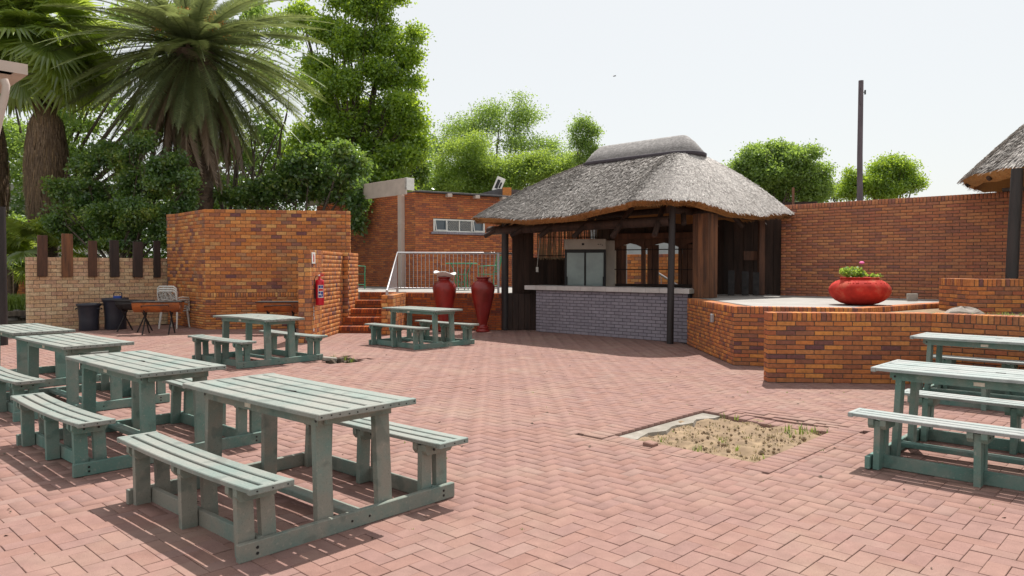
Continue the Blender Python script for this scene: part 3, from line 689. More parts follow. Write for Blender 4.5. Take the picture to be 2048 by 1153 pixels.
# ---------------------------------------------------------------- fire extinguisher and sign
fe=thing('fire_extinguisher','red fire extinguisher hanging on the orange brick pier wall','extinguisher',(-3.80,14.62,.72))
mb=MB(); r=.082
mb.lathe([(.001,0),(r*.94,0),(r,.02),(r,.46),(r*.93,.495),(r*.6,.505),(.024,.515),(.022,.55),(.022,.575),(.001,.575)],(0,0,0),28); mb.build('cylinder',M['ext'],fe)
MB().box(-.012,.085,-.012,.012,.575,.60,.003).box(-.012,.10,-.010,.010,.612,.625,.003).build('handle',M['ext'],fe)
MB().tube([(-.02,0,.58),(-.075,-.035,.57),(-.086,-.05,.50),(-.080,-.055,.30),(-.07,-.058,.12)],.009,6).build('hose',M['black'],fe)
MB().tube([(0,-.012,.59),(0,-.05,.59)],.016,10).build('gauge',M['white'],fe)
def arcpatch(a0,a1,z0,z1,rr,n=8):
    vs=[];fs=[]
    for i in range(n+1):
        a=a0+(a1-a0)*i/n; vs+=[(rr*math.cos(a),rr*math.sin(a),z0),(rr*math.cos(a),rr*math.sin(a),z1)]
    for i in range(n): fs.append((2*i,2*i+2,2*i+3,2*i+1))
    return MB().add(vs,fs,True)
lb=arcpatch(R(-100),R(-20),.15,.40,r+.0012).build('label',M['white'],fe)
m_=MB()
for (z0,z1,a0,a1) in ((.34,.39,-92,-62),(.34,.39,-56,-28),(.23,.27,-92,-66),(.215,.27,-60,-28),(.165,.20,-92,-50),(.17,.21,-46,-28)):
    q=arcpatch(R(a0),R(a1),z0,z1,r+.0022); m_.add(q.v,q.f)
m_.build('label_print',M['blue'],lb); q=arcpatch(R(-90),R(-30),.285,.325,r+.0022); q.build('label_stripe',M['redp'],lb)
MB().box(-.105,-.075,-.03,.03,.30,.42,.003).build('wall_bracket',M['black'],fe)
sg=thing('extinguisher_sign','small white sign with red extinguisher symbol above the fire extinguisher','sign',(-3.893,14.52,1.56))
MB().box(0,.006,-.14,.12,-.02,.20,.002).build('panel',M['white'],sg); MB().box(.0065,.0085,-.035,.030,.02,.14).box(.0065,.0085,-.05,.012,.145,.162).build('symbol',M['redp'],sg)
# chipped plaster patches on the pier wall
mb=MB()
for (y_,z_,w_,h_) in ((14.50,.66,.07,.06),(14.52,.60,.09,.05),(14.50,.52,.10,.07),(14.53,.45,.08,.06),(14.5,.22,.08,.06)):
    mb.prism([(y_-w_/2,z_),(y_+w_/3,z_-h_*.3),(y_+w_/2,z_+h_*.5),(y_,z_+h_)],0,.004,Matrix(((0,0,1,-3.894),(1,0,0,0),(0,1,0,0),(0,0,0,1))))
tag(mb.build('torn_sticker',M['wallpale']),'torn pale sticker remains low on the pier wall below the extinguisher','sticker')

# ---------------------------------------------------------------- railing
rl=thing('patio_railing','grey steel railing with thin vertical bars along the upper patio','railing',(-2.7,17.75,.87))
P0=rl.location
def rp(p): return Vector(p)-P0
A_=Vector((-2.74,17.72,1.82)); Bv=Vector((-.32,17.36,1.80)); C_=Vector((.22,17.9,1.80))
MB().tube([rp((-2.745,16.22,.95)),rp(A_),rp(Bv),rp(C_)],.026,10).build('top_rail',M['metal'],rl)
MB().tube([rp((-2.72,16.28,.99)),rp(A_+Vector((0,-.04,-.84))),rp(Bv+Vector((0,0,-.82)))],.014,6).build('bottom_rail',M['metal'],rl)
for p,z0 in (((-2.745,16.24),.86),((-2.72,17.55),.87),((-.32,17.36),.87)):
    ht_=.95 if p[1]<17 else (1.80 if p[1]<17.5 else 1.0)
    MB().box(p[0]-P0.x-.026,p[0]-P0.x+.026,p[1]-P0.y-.026,p[1]-P0.y+.026,z0-P0.z,ht_-P0.z,.003).build('post',M['metal'],rl)
n=25
bar=MB().tube([(0,0,0),(0,0,.80)],.0085,6).mesh('baluster'); bar.materials.append(M['metal'])
for i in range(1,n):
    p=A_.lerp(Bv,i/n); o=bpy.data.objects.new('baluster',bar); o.location=rp((p.x,p.y,p.z-.815)); link(o,rl)
for i in range(1,5):
    p=Bv.lerp(C_,i/5); o=bpy.data.objects.new('baluster',bar); o.location=rp((p.x,p.y,p.z-.815)); link(o,rl)
for i in range(1,15):
    f=i/15; y_=16.24+1.45*f; zt=.95+.85*f*1.0; mb=MB().tube([rp((-2.74,y_,.99+.03*0)),rp((-2.74,y_,zt+.02))],.0085,6); mb.build('baluster',M['metal'],rl)

# ---------------------------------------------------------------- urns
def urn(x,y,label,ph):
    t=thing('tall_urn',label,'urn',(x,y,0),0,'tall red glazed urns')
    pr=[(.0,0),(.155,0),(.165,.03),(.15,.055),(.125,.065),(.13,.085),(.14,.10),(.125,.125),(.095,.14),(.098,.18),(.125,.28),(.165,.45),(.205,.62),(.24,.78),(.262,.90),(.272,.97),(.268,1.02),(.25,1.08),(.215,1.125),(.175,1.155),(.145,1.17),(.13,1.19),(.128,1.205),(.15,1.22),(.165,1.235),(.165,1.25),(.14,1.255),(.115,1.24),(.11,1.19)]
    pr=[(r_+.0015*math.sin(z*60+ph),z*1.0) for r_,z in pr]; pr[0]=(.001,0)
    MB().lathe(pr,(0,0,0),40).build('body',M['redglaze'],t)
    MB().lathe([(.108,1.195),(.001,1.19)],(0,0,0),20).build('fill',M['darksoil'],t); return t
urn(-1.55,17.0,'left tall red urn, with a white dish resting on its rim',0)
urn(-.665,16.85,'right tall red urn with its mouth uncovered, near the thatched bar',2)
mb=MB().lathe([(.001,0),(.10,.0),(.16,.03),(.235,.085),(.262,.10),(.255,.112),(.15,.055),(.001,.04)],(0,0,0),30)
mb.v=[(x*1.0,y,z+.03*math.sin(3*math.atan2(y,x)) *(math.hypot(x,y)/.26)) for x,y,z in mb.v]
o=mb.build('dish',M['whitedish']); o.location=(-1.55,17.0,1.24); o.rotation_euler=(0,R(5),0); tag(o,'wavy white dish lying on top of the left red urn','dish')
# bowl pot
bp=thing('bowl_pot','large squat red clay bowl with pink geranium on the terrace edge','plant pot',(5.46,11.62,.885))
mb=MB().lathe([(.001,0),(.20,0),(.27,.018),(.36,.065),(.42,.125),(.448,.185),(.452,.225),(.44,.27),(.405,.32),(.35,.36),(.29,.385),(.278,.392),(.278,.408),(.292,.416),(.286,.424),(.262,.42),(.245,.39)],(0,0,0),56); mb.build('body',M['redpot'],bp)
mb=MB()
for i in range(70):
    a=rnd.uniform(0,2*PI); zz=rnd.choice([.335,.355,.375,.39]); rr=.400-(zz-.325)*1.75; mb.lathe([(.010,-.006),(.012,.0),(.006,.008),(.001,.010)],(rr*math.cos(a),rr*math.sin(a),zz),6)
mb.build('raised_dots',M['redpot'],bp)['kind']='stuff'
MB().lathe([(.25,.395),(.001,.405)],(0,0,0),20).build('soil',M['darksoil'],bp)
ger=thing('geranium','pink geranium growing in the red clay bowl','plant',(5.40,11.62,1.30))
def leafcloud(blobs,n,size,seed=0,flat=.0,surf=.55,asp=.55):
    """blobs: (x,y,z,rx,ry,rz,weight) -> V,F arrays of leaf quads"""
    g_=np.random.default_rng(seed); B=np.array([b[:6] for b in blobs],float); wt=np.array([ (b[6] if len(b)>6 else 1)*(b[3]*b[4]*b[5])**.66 for b in blobs]); wt/=wt.sum()
    k=g_.choice(len(B),n,p=wt); d=g_.normal(size=(n,3)); d/=np.linalg.norm(d,axis=1)[:,None]; r=g_.random(n)**(1/(1+surf*5)); r*=1+.10*np.sin(d[:,0]*9+k)*np.sin(d[:,2]*8+k*2)+.06*g_.normal(size=n)
    # small clumps
    nc=max(8,n//40); cl=g_.normal(size=(nc,3))*.06
    c=B[k,:3]+d*r[:,None]*B[k,3:6]
    a=g_.normal(size=(n,3)); a[:,2]-= .25; a/=np.linalg.norm(a,axis=1)[:,None]
    q=g_.normal(size=(n,3)); q-= (q*a).sum(1)[:,None]*a; q/=np.linalg.norm(q,axis=1)[:,None]
    s=size*(.6+.8*g_.random(n))[:,None]
    V=np.stack([c-a*s*.5,c+q*s*asp*.5,c+a*s*.5,c-q*s*asp*.5],1).reshape(-1,3); F=np.arange(4*n).reshape(-1,4); return V,F
def bunched(blobs,n,size,seed,per=14,br=.28,asp=.55,surf=.6):
    """leaves gathered in bunches"""
    g_=np.random.default_rng(seed); nb=n//per; B=np.array([b[:6] for b in blobs],float); wt=np.array([(b[6] if len(b)>6 else 1)*(b[3]*b[4]*b[5])**.66 for b in blobs]); wt/=wt.sum()
    k=g_.choice(len(B),nb,p=wt); d=g_.normal(size=(nb,3)); d/=np.linalg.norm(d,axis=1)[:,None]; r=g_.random(nb)**(1/(1+surf*5)); r*=1+.13*np.sin(d[:,0]*7+k*1.3)*np.sin(d[:,2]*6+k*2)+.07*g_.normal(size=nb)
    C=B[k,:3]+d*r[:,None]*B[k,3:6]
    c=np.repeat(C,per,0)+g_.normal(size=(nb*per,3))*br*np.array([.6,.6,.42]); m_=len(c)
    out=c-np.repeat(C,per,0); a=out/(np.linalg.norm(out,axis=1)[:,None]+1e-6)+g_.normal(size=(m_,3))*.8; a[:,2]-=.2; a/=np.linalg.norm(a,axis=1)[:,None]
    q=g_.normal(size=(m_,3)); q-=(q*a).sum(1)[:,None]*a; q/=np.linalg.norm(q,axis=1)[:,None]; s=size*(.6+.8*g_.random(m_))[:,None]
    V=np.stack([c-a*s*.5,c+q*s*asp*.5,c+a*s*.5,c-q*s*asp*.5],1).reshape(-1,3); return V,np.arange(4*m_).reshape(-1,4),C
def cloudobj(name,V,F,m,parent):
    P=Vector(parent.location); o=bpy.data.objects.new(name,npmesh(name,V-np.array(P),F,m)); return link(o,parent)
V,F=leafcloud([(5.33,11.6,1.39,.17,.13,.09),(5.22,11.6,1.40,.09,.09,.05),(5.45,11.6,1.36,.12,.10,.06),(5.72,11.6,1.335,.10,.08,.03)],620,.045,3,asp=.8); cloudobj('leaves',V,F,M['lf_lime'],ger)
MB().lathe([(.001,-.02),(.035,-.008),(.04,.01),(.02,.028),(.001,.03)],(.09,0,.23),9,False).build('flower',M['pink'],ger)
MB().tube([(.02,0,.0),(.05,0,.12),(.09,0,.22)],.004,5).tube([(.25,0,.02),(.31,0,.19)],.003,5).build('stem',M['bark'],ger)

# ---------------------------------------------------------------- thatched roofs
def thatch_shell(parent,E,Tp,mid,nrad,name='thatch_bed',thick=.14,tufts=30000,seed=1,tl=.16,tw=.013):
    """E eave loop, Tp top loop (same count, world); mid(f) bulge; adds bed, reed layer, cut edge, underside"""
    n=len(E); P=Vector(parent.location); rows=[]
    for j in range(nrad+1):
        f=j/nrad; rows.append([Vector(E[i]).lerp(Vector(Tp[i]),f)+Vector((0,0,mid(f,i))) for i in range(n)])
    V=[tuple(p-P) for r_ in rows for p in r_]; F=[(j*n+i,j*n+(i+1)%n,(j+1)*n+(i+1)%n,(j+1)*n+i) for j in range(nrad) for i in range(n)]
    MB().add(V,F,True).build(name,M['thatchb'],parent)
    # cut edge + underside
    cen=sum((Vector(e) for e in E),Vector())/n; mb=MB(); V=[]; 
    for e in E:
        e=Vector(e); inn=(cen-e); inn.z=0; inn.normalize()
        V+= [tuple(e-P),tuple(e+inn*.05+Vector((0,0,-thick*.55))-P),tuple(e+inn*.16+Vector((0,0,-thick))-P)]
    F=[]
    for i in range(n):
        a=3*i;b=3*((i+1)%n); F+=[(a,a+1,b+1,b),(a+1,a+2,b+2,b+1)]
    mb.add(V,F,True).build('cut_edge',M['thatche'],parent)
    V=[tuple(Vector(V[3*i+2])) for i in range(n)]; rows2=[V]
    for j in range(1,6):
        f=j/5; rows2.append([tuple(Vector(V[i]).lerp(Vector(Tp[i])-P+Vector((0,0,-.25)),f)) for i in range(n)])
    VV=[p for r_ in rows2 for p in r_]; F=[(j*n+i,(j+1)*n+i,(j+1)*n+(i+1)%n,j*n+(i+1)%n) for j in range(5) for i in range(n)]
    MB().add(VV,F,True).build('underside',M['thatche'],parent)
    # reeds
    g_=np.random.default_rng(seed); A=np.array([[tuple(p) for p in r_] for r_ in rows])   # (nrad+1,n,3)
    fj=(1-np.sqrt(g_.random(tufts)*.93))*nrad; fi=g_.random(tufts)*n; j=np.minimum(fj.astype(int),nrad-1); i=fi.astype(int)%n; a=(fj-j)[:,None]; b=(fi-fi.astype(int))[:,None]; i2=(i+1)%n
    p=(A[j,i]*(1-a)+A[j+1,i]*a)*(1-b)+(A[j,i2]*(1-a)+A[j+1,i2]*a)*b
    dn=(A[j,i]-A[j+1,i]); dn/=np.linalg.norm(dn,axis=1)[:,None]; sd=A[j,i2]-A[j,i]; sd/=np.linalg.norm(sd,axis=1)[:,None]; nrm=np.cross(dn,sd); nrm*=np.sign(nrm[:,2:3])
    dn=dn+sd*g_.normal(size=(tufts,1))*.22; L_=tl*(.5+g_.random((tufts,1))); w_=tw*(.6+.9*g_.random((tufts,1))); lift=(.07+.16*g_.random((tufts,1)))*tl
    p0=p+nrm*.002; p1=p+dn*L_+nrm*lift
    V=np.stack([p0-sd*w_,p0+sd*w_,p1+sd*w_*.6+nrm*.004,p1-sd*w_*.6],1).reshape(-1,3)-np.array(P); F=np.arange(4*tufts).reshape(-1,4)
    o=bpy.data.objects.new('reeds',npmesh('reeds',V,F,M['thatch'])); o['kind']='stuff'; link(o,parent)
    # edge fringe
    k=n*26; idx=g_.integers(0,n,k); b=g_.random((k,1)); EE=np.array([tuple(e) for e in E]); e=EE[idx]*(1-b)+EE[(idx+1)%n]*b; c=np.array(tuple(cen)); inn=c-e; inn[:,2]=0; inn/=np.linalg.norm(inn,axis=1)[:,None]
    sd=EE[(idx+1)%n]-EE[idx]; sd/=np.linalg.norm(sd,axis=1)[:,None]; z=-g_.random((k,1))*thick; p0=e+inn*(.02+.10*(-z/thick))+np.concatenate([np.zeros((k,2)),z],1)
    p1=p0-inn*(.03+.035*g_.random((k,1)))+np.concatenate([np.zeros((k,2)),-.012-.03*g_.random((k,1))],1)+sd*g_.normal(size=(k,1))*.012
    V=np.stack([p0-sd*.006,p0+sd*.006,p1+sd*.003,p1-sd*.003],1).reshape(-1,3)-np.array(P)
    o=bpy.data.objects.new('reed_fringe',npmesh('reed_fringe',V,np.arange(4*k).reshape(-1,4),M['thatche'])); o['kind']='stuff'; link(o,parent)
def roundloop(C,r,per=18,side=22):
    """closed loop through corners C (x,y) ccw, rounded by r ; zs(s) per corner heights, mid-side sag"""
    n=len(C); out=[]
    for i in range(n):
        p=Vector(C[i]+(0,)) ; a=Vector(C[i-1]+(0,)); b=Vector(C[(i+1)%n]+(0,))
        da=(a-p).normalized(); db=(b-p).normalized(); s=p+da*r[i]; e=p+db*r[i]
        for k in range(per+1):
            t=k/per; q=s*(1-t)**2+p*2*t*(1-t)+e*t*t; out.append((q,i,0))
        nb=Vector(C[(i+1)%n]+(0,)); s2=e; e2=nb+(p-nb).normalized()*r[(i+1)%n]
        for k in range(1,side): out.append((s2.lerp(e2,k/side),i,k/side))
    return out
bar=thing('thatched_bar','open bar pavilion under a grey thatched hip roof','pavilion',(2.4,16.3,0))
Nc=(2.80,13.15); Lc=(-1.08,17.1); Rc=(5.95,15.5); Bc=(2.1,19.6)
def zE(i,s):
    z=[2.70,2.60,2.60,2.60]; # corners N,R,B,L
    sag={0:-.12,1:-.04,2:-.04,3:-.17}[i]
    a=z[i]; b=z[(i+1)%4]; 
    return a+(b-a)*s+sag*math.sin(PI*s)**1.0*(1 if s>0 else 0)
lp=roundloop([Nc,Rc,Bc,Lc],[.8,.30,.8,.5])
E=[]
for q,i,s in lp: E.append(Vector((q.x,q.y,zE(i,s)+.02*math.sin(len(E)*.9)*.5)))
R1=Vector((3.48,15.24,4.06)); R0=Vector((2.08,16.58,4.06))
def toploop(E,a,b,r,z):
    out=[]
    for e in E:
        d=b-a; t=max(0,min(1,((Vector((e.x,e.y,0))-Vector((a.x,a.y,0))).dot(Vector((d.x,d.y,0))))/(d.x**2+d.y**2))); c=a.lerp(b,t); o_=Vector((e.x-c.x,e.y-c.y,0)); o_.normalize(); out.append(Vector((c.x,c.y,z))+o_*r)
    return out
Tp=toploop(E,R1,R0,.30,3.84)
thatch_shell(bar,E,Tp,lambda f,i:.10*math.sin(PI*f)*(1-.3*f),14,thick=.10,tufts=120000,seed=5,tl=.11,tw=.0075)
# ridge capping
P=Vector(bar.location); T1_=toploop(E,R1,R0,.46,3.765); T2_=toploop(E,R1,R0,.10,4.16)
n=len(E); V=[];F=[]
prof=[(0,-.05),(0,.03),(.5,.05),(.85,.02),(1,0)]
for f,dz in prof: V+=[tuple(T1_[i].lerp(T2_[i],f)+Vector((0,0,dz))-P) for i in range(n)]
for j in range(len(prof)-1): F+=[(j*n+i,j*n+(i+1)%n,(j+1)*n+(i+1)%n,(j+1)*n+i) for i in range(n)]
F.append(tuple((len(prof)-1)*n+i for i in range(n)))
cp=MB().add(V,F,True).build('ridge_cap',M['ridge'],bar)
V=[];F=[]
for rr,zz in ((.45,3.70),(.495,3.715),(.50,3.775),(.46,3.80)):
    V+=[tuple(p-P) for p in toploop(E,R1,R0,rr,zz)]
for j in range(3): F+=[(j*n+i,j*n+(i+1)%n,(j+1)*n+(i+1)%n,(j+1)*n+i) for i in range(n)]
lip=MB().add(V,F,True).build('cap_lip',M['ridged'],cp)
# posts
def lp_(p): return tuple(Vector(p)-P)
MB().tube([lp_((3.04,14.2,0)),lp_((3.05,14.2,1.2)),lp_((3.075,14.2,2.72))],[.068,.066,.064],12).build('post',M['pole'],bar)
MB().tube([lp_((-.17,17.3,0)),lp_((-.16,17.3,2.62))],[.085,.08],12).build('post',M['pole'],bar)
# eave beam and rafters
MB().tube([lp_((-.55,17.65,2.34)),lp_((3.05,14.25,2.36)),],.10,8).build('beam',M['dwood'],bar)
MB().tube([lp_((3.0,14.2,2.58)),lp_((5.7,16.4,2.55))],.075,8).build('beam',M['dwood'],bar)
MB().tube([lp_((-.2,17.9,2.55)),lp_((3.4,14.7,2.62)),],.06,8).build('beam',M['dwood'],bar)
for f in (.08,.25,.42,.6,.78,.95):
    a=Vector((-.55,17.65,2.44)).lerp(Vector((3.05,14.25,2.46)),f); b=R0.lerp(R1,f)+Vector((0,0,-.35)); d=(a-b).normalized()
    MB().tube([tuple(a+d*.45-P+Vector((0,0,-.04))),tuple(b-P)],.055,7).build('rafter',M['dwood'],bar)
for f in (.1,.35,.6,.85):
    a=Vector((3.1,14.3,2.6)).lerp(Vector((5.6,16.3,2.55)),f); b=R1+Vector((0,0,-.35)); d=(a-b).normalized()
    MB().tube([tuple(a+d*.35-P),tuple(b-P)],.055,7).build('rafter',M['dwood'],bar)
# timber clad column at the right end of the counter
cm=thing('timber_column','thick rust-brown timber clad column at the right end of the bar counter','column',(3.74,14.35,.88),R(-44))
for (x0,x1,y0,y1) in ((-.17,-.055,-.18,-.13),(-.053,.06,-.185,-.13),(.062,.17,-.18,-.13)): MB().box(x0,x1,y0,y1,0,1.62,.005).build('plank',M['rwood'],cm)
for (y0,y1) in ((-.178,-.06),(-.058,.06),(.062,.17)): MB().box(.122,.176,y0+.05 if y0<-.1 else y0,y1,0,1.615,.005).build('plank',M['rwood'],cm)
MB().box(-.168,-.12,-.128,.17,0,1.61,.005).box(-.12,.12,.12,.17,0,1.61,.005).build('backing',M['dwood'],cm)
# plank walls of the bar
def plankwall(t,p,q,z0,z1,m,wd=.16,name='plank',zj=.01,th=.03):
    L_=math.hypot(q[0]-p[0],q[1]-p[1]); k=max(1,round(L_/wd)); a=math.atan2(q[1]-p[1],q[0]-p[0]); T=Vector(t.location)
    for i in range(k):
        w_=L_/k-.005; mb=MB().box(0,w_,0,th,0,z1-z0+rnd.uniform(-zj,zj),.004); o=mb.build(name,M[m],t); s=i*L_/k
        o.location=(p[0]+math.cos(a)*s-T.x-math.sin(a)*rnd.uniform(0,.012),p[1]+math.sin(a)*s-T.y+math.cos(a)*rnd.uniform(0,.012),z0-T.z); o.rotation_euler=(0,0,a)
pw=thing('plank_walls','dark vertical timber plank walls enclosing the back of the bar','plank wall',(2.2,18.5,0))
plankwall(pw,(.02,17.35),(.53,17.75),0,2.50,'dwood',.17)
plankwall(pw,(-.12,17.27),(.58,17.42),0,.86,'dwood',.14)
plankwall(pw,(.53,17.75),(1.35,18.45),0,1.70,'dwood',.15)
plankwall(pw,(4.72,16.5),(6.3,15.95),.86,2.60,'dwood',.2)
plankwall(pw,(4.0,17.3),(4.72,16.5),.86,2.6,'dwood',.2)
plankwall(pw,(2.12,18.72),(4.0,17.3),2.12,2.75,'dwood',.2)
o=MB().prism([(4.55,16.85),(6.6,16.1),(6.65,16.15),(4.6,16.95),(4.3,17.6),(4.25,17.55)],.86,2.9).prism([(4.3,17.5),(4.25,17.4),(3.9,17.75),(2.25,18.95),(2.3,19.0),(3.95,17.85)],2.14,2.9).build('dark_lining',M['dwood'],pw); o.location=-Vector(pw.location)
# column pair at left end
cl=thing('gate_post','grey-brown timber post where the patio railing meets the bar','post',(.17,17.65,.86))
MB().box(-.12,-.005,-.05,.05,0,1.66,.005).build('plank',M['bark'],cl); MB().box(.0,.11,-.055,.05,0,1.66,.005).build('plank',M['dwood'],cl)
MB().box(-.03,.03,-.075,-.052,.22,.32,.003).box(-.005,.045,-.09,-.052,1.04,1.13,.003).build('socket_box',M['socket'],cl)
sw=thing('light_switch','small white light switch with hanging cable on the dark bar wall','switch',(.60,17.70,1.42))
MB().box(-.03,.03,-.02,.0,-.06,.06,.003).build('plate',M['socket'],sw); MB().tube([(0,-.01,.06),(.03,-.01,.4),(.10,-.01,.9),(.16,-.01,1.06)],.006,5).build('cable',M['socket'],sw)
# reed screen
rs=thing('reed_screen','screen of thin vertical reeds hanging above the fridge','reed screen',(1.2,18.2,1.7))
mb=MB()
a0=Vector((.62,17.86)); a1=Vector((2.12,18.1))
for i in range(110):
    f=(i+rnd.uniform(-.4,.4))/110; p=a0.lerp(a1,f); r_=rnd.uniform(.005,.011); zb=rnd.uniform(-.06,.0)+(0 if f<.42 else .28); b=rnd.uniform(-.03,.03)
    m2=MB().tube([(p.x-1.2,p.y-18.2,zb),(p.x-1.2+b,p.y-18.2,.45),(p.x-1.2+b*.3,p.y-18.2,.86)],r_,5); m2.build('reed',M['reed'],rs)
for z in (.05,.5,.78): MB().tube([(a0.x-1.2,a0.y-18.2-.015,z),(a1.x-1.2,a1.y-18.2-.015,z+.01)],.012,5).build('batten',M['dwood'],rs)
# fridge
fr=thing('drinks_fridge','beige two-door glass display fridge behind the bar counter','fridge',(1.75,17.72,0),R(-8))
MB().box(-.49,.49,.03,.64,.10,2.14,.01).build('cabinet',M['fridge'],fr)
MB().box(-.50,.50,-.03,.03,1.90,2.15,.012).build('header_panel',M['fridge'],fr)
MB().box(.498,.504,.10,.6,.3,2.0,0).build('side_panel',M['fridge'],fr)
MB().box(-.49,-.44,-.02,.03,.10,1.90,.004).box(.44,.49,-.02,.03,.10,1.90,.004).box(-.44,.44,-.02,.03,1.82,1.90,.004).box(-.44,.44,-.02,.03,.1,.2,.004).build('door_frame',M['black'],fr)
for s in(-1,1):
    d=MB().box(s*.22-.215,s*.22+.215,-.008,.006,.20,1.82).build('glass_door',M['fglass'],fr); MB().box(s*.012-.010,s*.012+.010,-.022,-.009,.20,1.82,.002).build('door_edge',M['black'],d)
MB().box(.30,.33,-.034,-.031,2.01,2.03).box(.36,.38,-.034,-.031,2.01,2.03).box(-.08,-.02,-.034,-.031,2.00,2.05).box(.40,.42,-.034,-.031,1.99,2.01).build('buttons',M['black'],fr)
MB().box(.42,.445,-.04,-.021,.95,1.25,.004).box(-.445,-.42,-.04,-.021,.95,1.25,.004).build('handle',M['black'],fr)
# arched frame of the mirrored bar back, built with open arches
hf=thing('arched_frame','dark timber frame with two arched openings and slim shelves behind the bar','timber frame',(2.55,17.92,1.0),R(-28))
Lh=2.05
def hb_(x0,x1,z0,z1,nm,m='dwood',y0=-.04,y1=.04): return MB().box(x0,x1,y0,y1,z0,z1,.005).build(nm,M[m],hf)
hb_(0,Lh,-.02,.08,'sill',y0=-.16,y1=.06)
hb_(0,.04,.08,1.02,'jamb'); 
cols_=[(-.02,.10),(.11,.22),(.606,.70),(.76,.88),(.89,1.02),(1.50,1.58),(1.60,1.71),(1.72,1.83),(1.95,2.04)]
for a,b in cols_: hb_(a,b,.08,1.0,'upright','plankr')
for z in (.41,.88): hb_(-.05,Lh,z,z+.022,'shelf',y0=-.07,y1=.0)
for (a,b) in ((-.02,.66),(.74,1.54),(1.60,2.04)):
    poly=[(a-.04,1.14),(a-.04,.90),(a,.93),(a+(b-a)*.25,1.01),(a+(b-a)*.5,1.05),(a+(b-a)*.75,1.01),(b,.93),(b+.03,.90),(b+.03,1.14)]
    MB().prism(poly,-.045,.05,Matrix(((1,0,0,0),(0,0,-1,0),(0,1,0,0),(0,0,0,1)))).build('arch_board',M['plankr'],hf)
hb_(-.08,Lh,1.145,1.28,'lintel','plankr',-.07,.06)
o=MB().box(-.13,.13,-.15,.15,0,2.12,.008).build('tiled_pillar',M['fridge']); o.location=(2.36,18.05,0); tag(o,'beige tiled pillar standing beside the drinks fridge in the bar','pillar')
o=MB().box(0,5,0,.2,0,3.0,.0).build('pale_backdrop_wall',M['backdropw']); o.location=(2.6,24.5,.3); tag(o,'pale grey backdrop added to dull the white behind the arched openings','wall')  # added backdrop that tones down the bright white in the arches
# solid objects added in place of the reflection in the mirrored bar back
Z0=(3.2,20.6); Z1=(5.6,19.0)
wall('mirror_view_wall','orange brick wall built for the mirror reflection in the bar arches','brick wall','orange',[Z0,Z1],.3,[('S',.0855)]*18,[([off(Z0,Z1,.009),off(Z1,(6.6,18.33),.009),off(Z1,(6.6,18.33),.2),off(Z0,Z1,.2)],.2,1.83)])
o=MB().box(-1.0,0,-.1,.1,0,2.6,.01).build('mirror_view_pillar',M['fridge']); o.location=(2.93,19.0,.3); o.scale=(.38,1,1); tag(o,'pale beige pillar built for the mirror reflection in the left arch','pillar')
o=MB().tube([(0,0,0),(.9,0,-.55)],.03,8).tube([(0,0,0),(0,0,-.9)],.02,6).tube([(.3,0,-.2),(.3,0,-.9)],.012,6).tube([(.6,0,-.4),(.6,0,-.9)],.012,6).build('mirror_view_rail',M['metal']); o.location=(3.65,19.6,1.45); tag(o,'short steel handrail built for the mirror reflection in the arches','handrail')
# boards leaning at the right of the bar
for i,(px,wd,m_) in enumerate(((1372+92,.13,'steel'),(1495,.14,'steel'),(1520,.13,'steel'))):
    a=at(px,560,15.3); o=MB().box(-wd/2,wd/2,-.02,.02,0,.52-.02*i,.004).build('loose_board',M[m_]); o.location=(a.x,15.35+.1*i,.885); o.rotation_euler=(R(-4),0,R(-20)); tag(o,['dark board leaning upright, first to the right of the timber column','middle one of the three dark boards leaning by the plank wall','dark board leaning nearest the tall red brick wall'][i],'board',group='dark boards leaning in the bar')
o=MB().box(-.0,.30,-.03,.02,0,.2,.01).build('meter_box',M['plankr']); o.location=(4.98,15.95,1.62); tag(o,'brown meter box on the dark plank wall right of the column','box')
o=MB().box(-.06,.06,-.06,.06,0,1.75,.005).build('corner_post',M['plankr']); o.location=(5.30,15.75,.88); tag(o,'reddish brown square post at the right side of the bar','post')
o=MB().box(-.20,.20,-.05,.05,0,1.35,.0).build('inner_brick_pier',M['orange']); 
bpy.data.objects.remove(o)
I0=(3.95,16.1); I1=(4.33,15.85)
wall('inner_pier','dim orange brick pier inside the bar right of the timber column','brick pier','orange',[I0,I1],.86,[('S',.0855)]*16,[([off(I0,I1,.009),off(I1,(5,15.4),.009),off(I1,(5,15.4),.2),off(I0,I1,.2)],.8,2.22)])

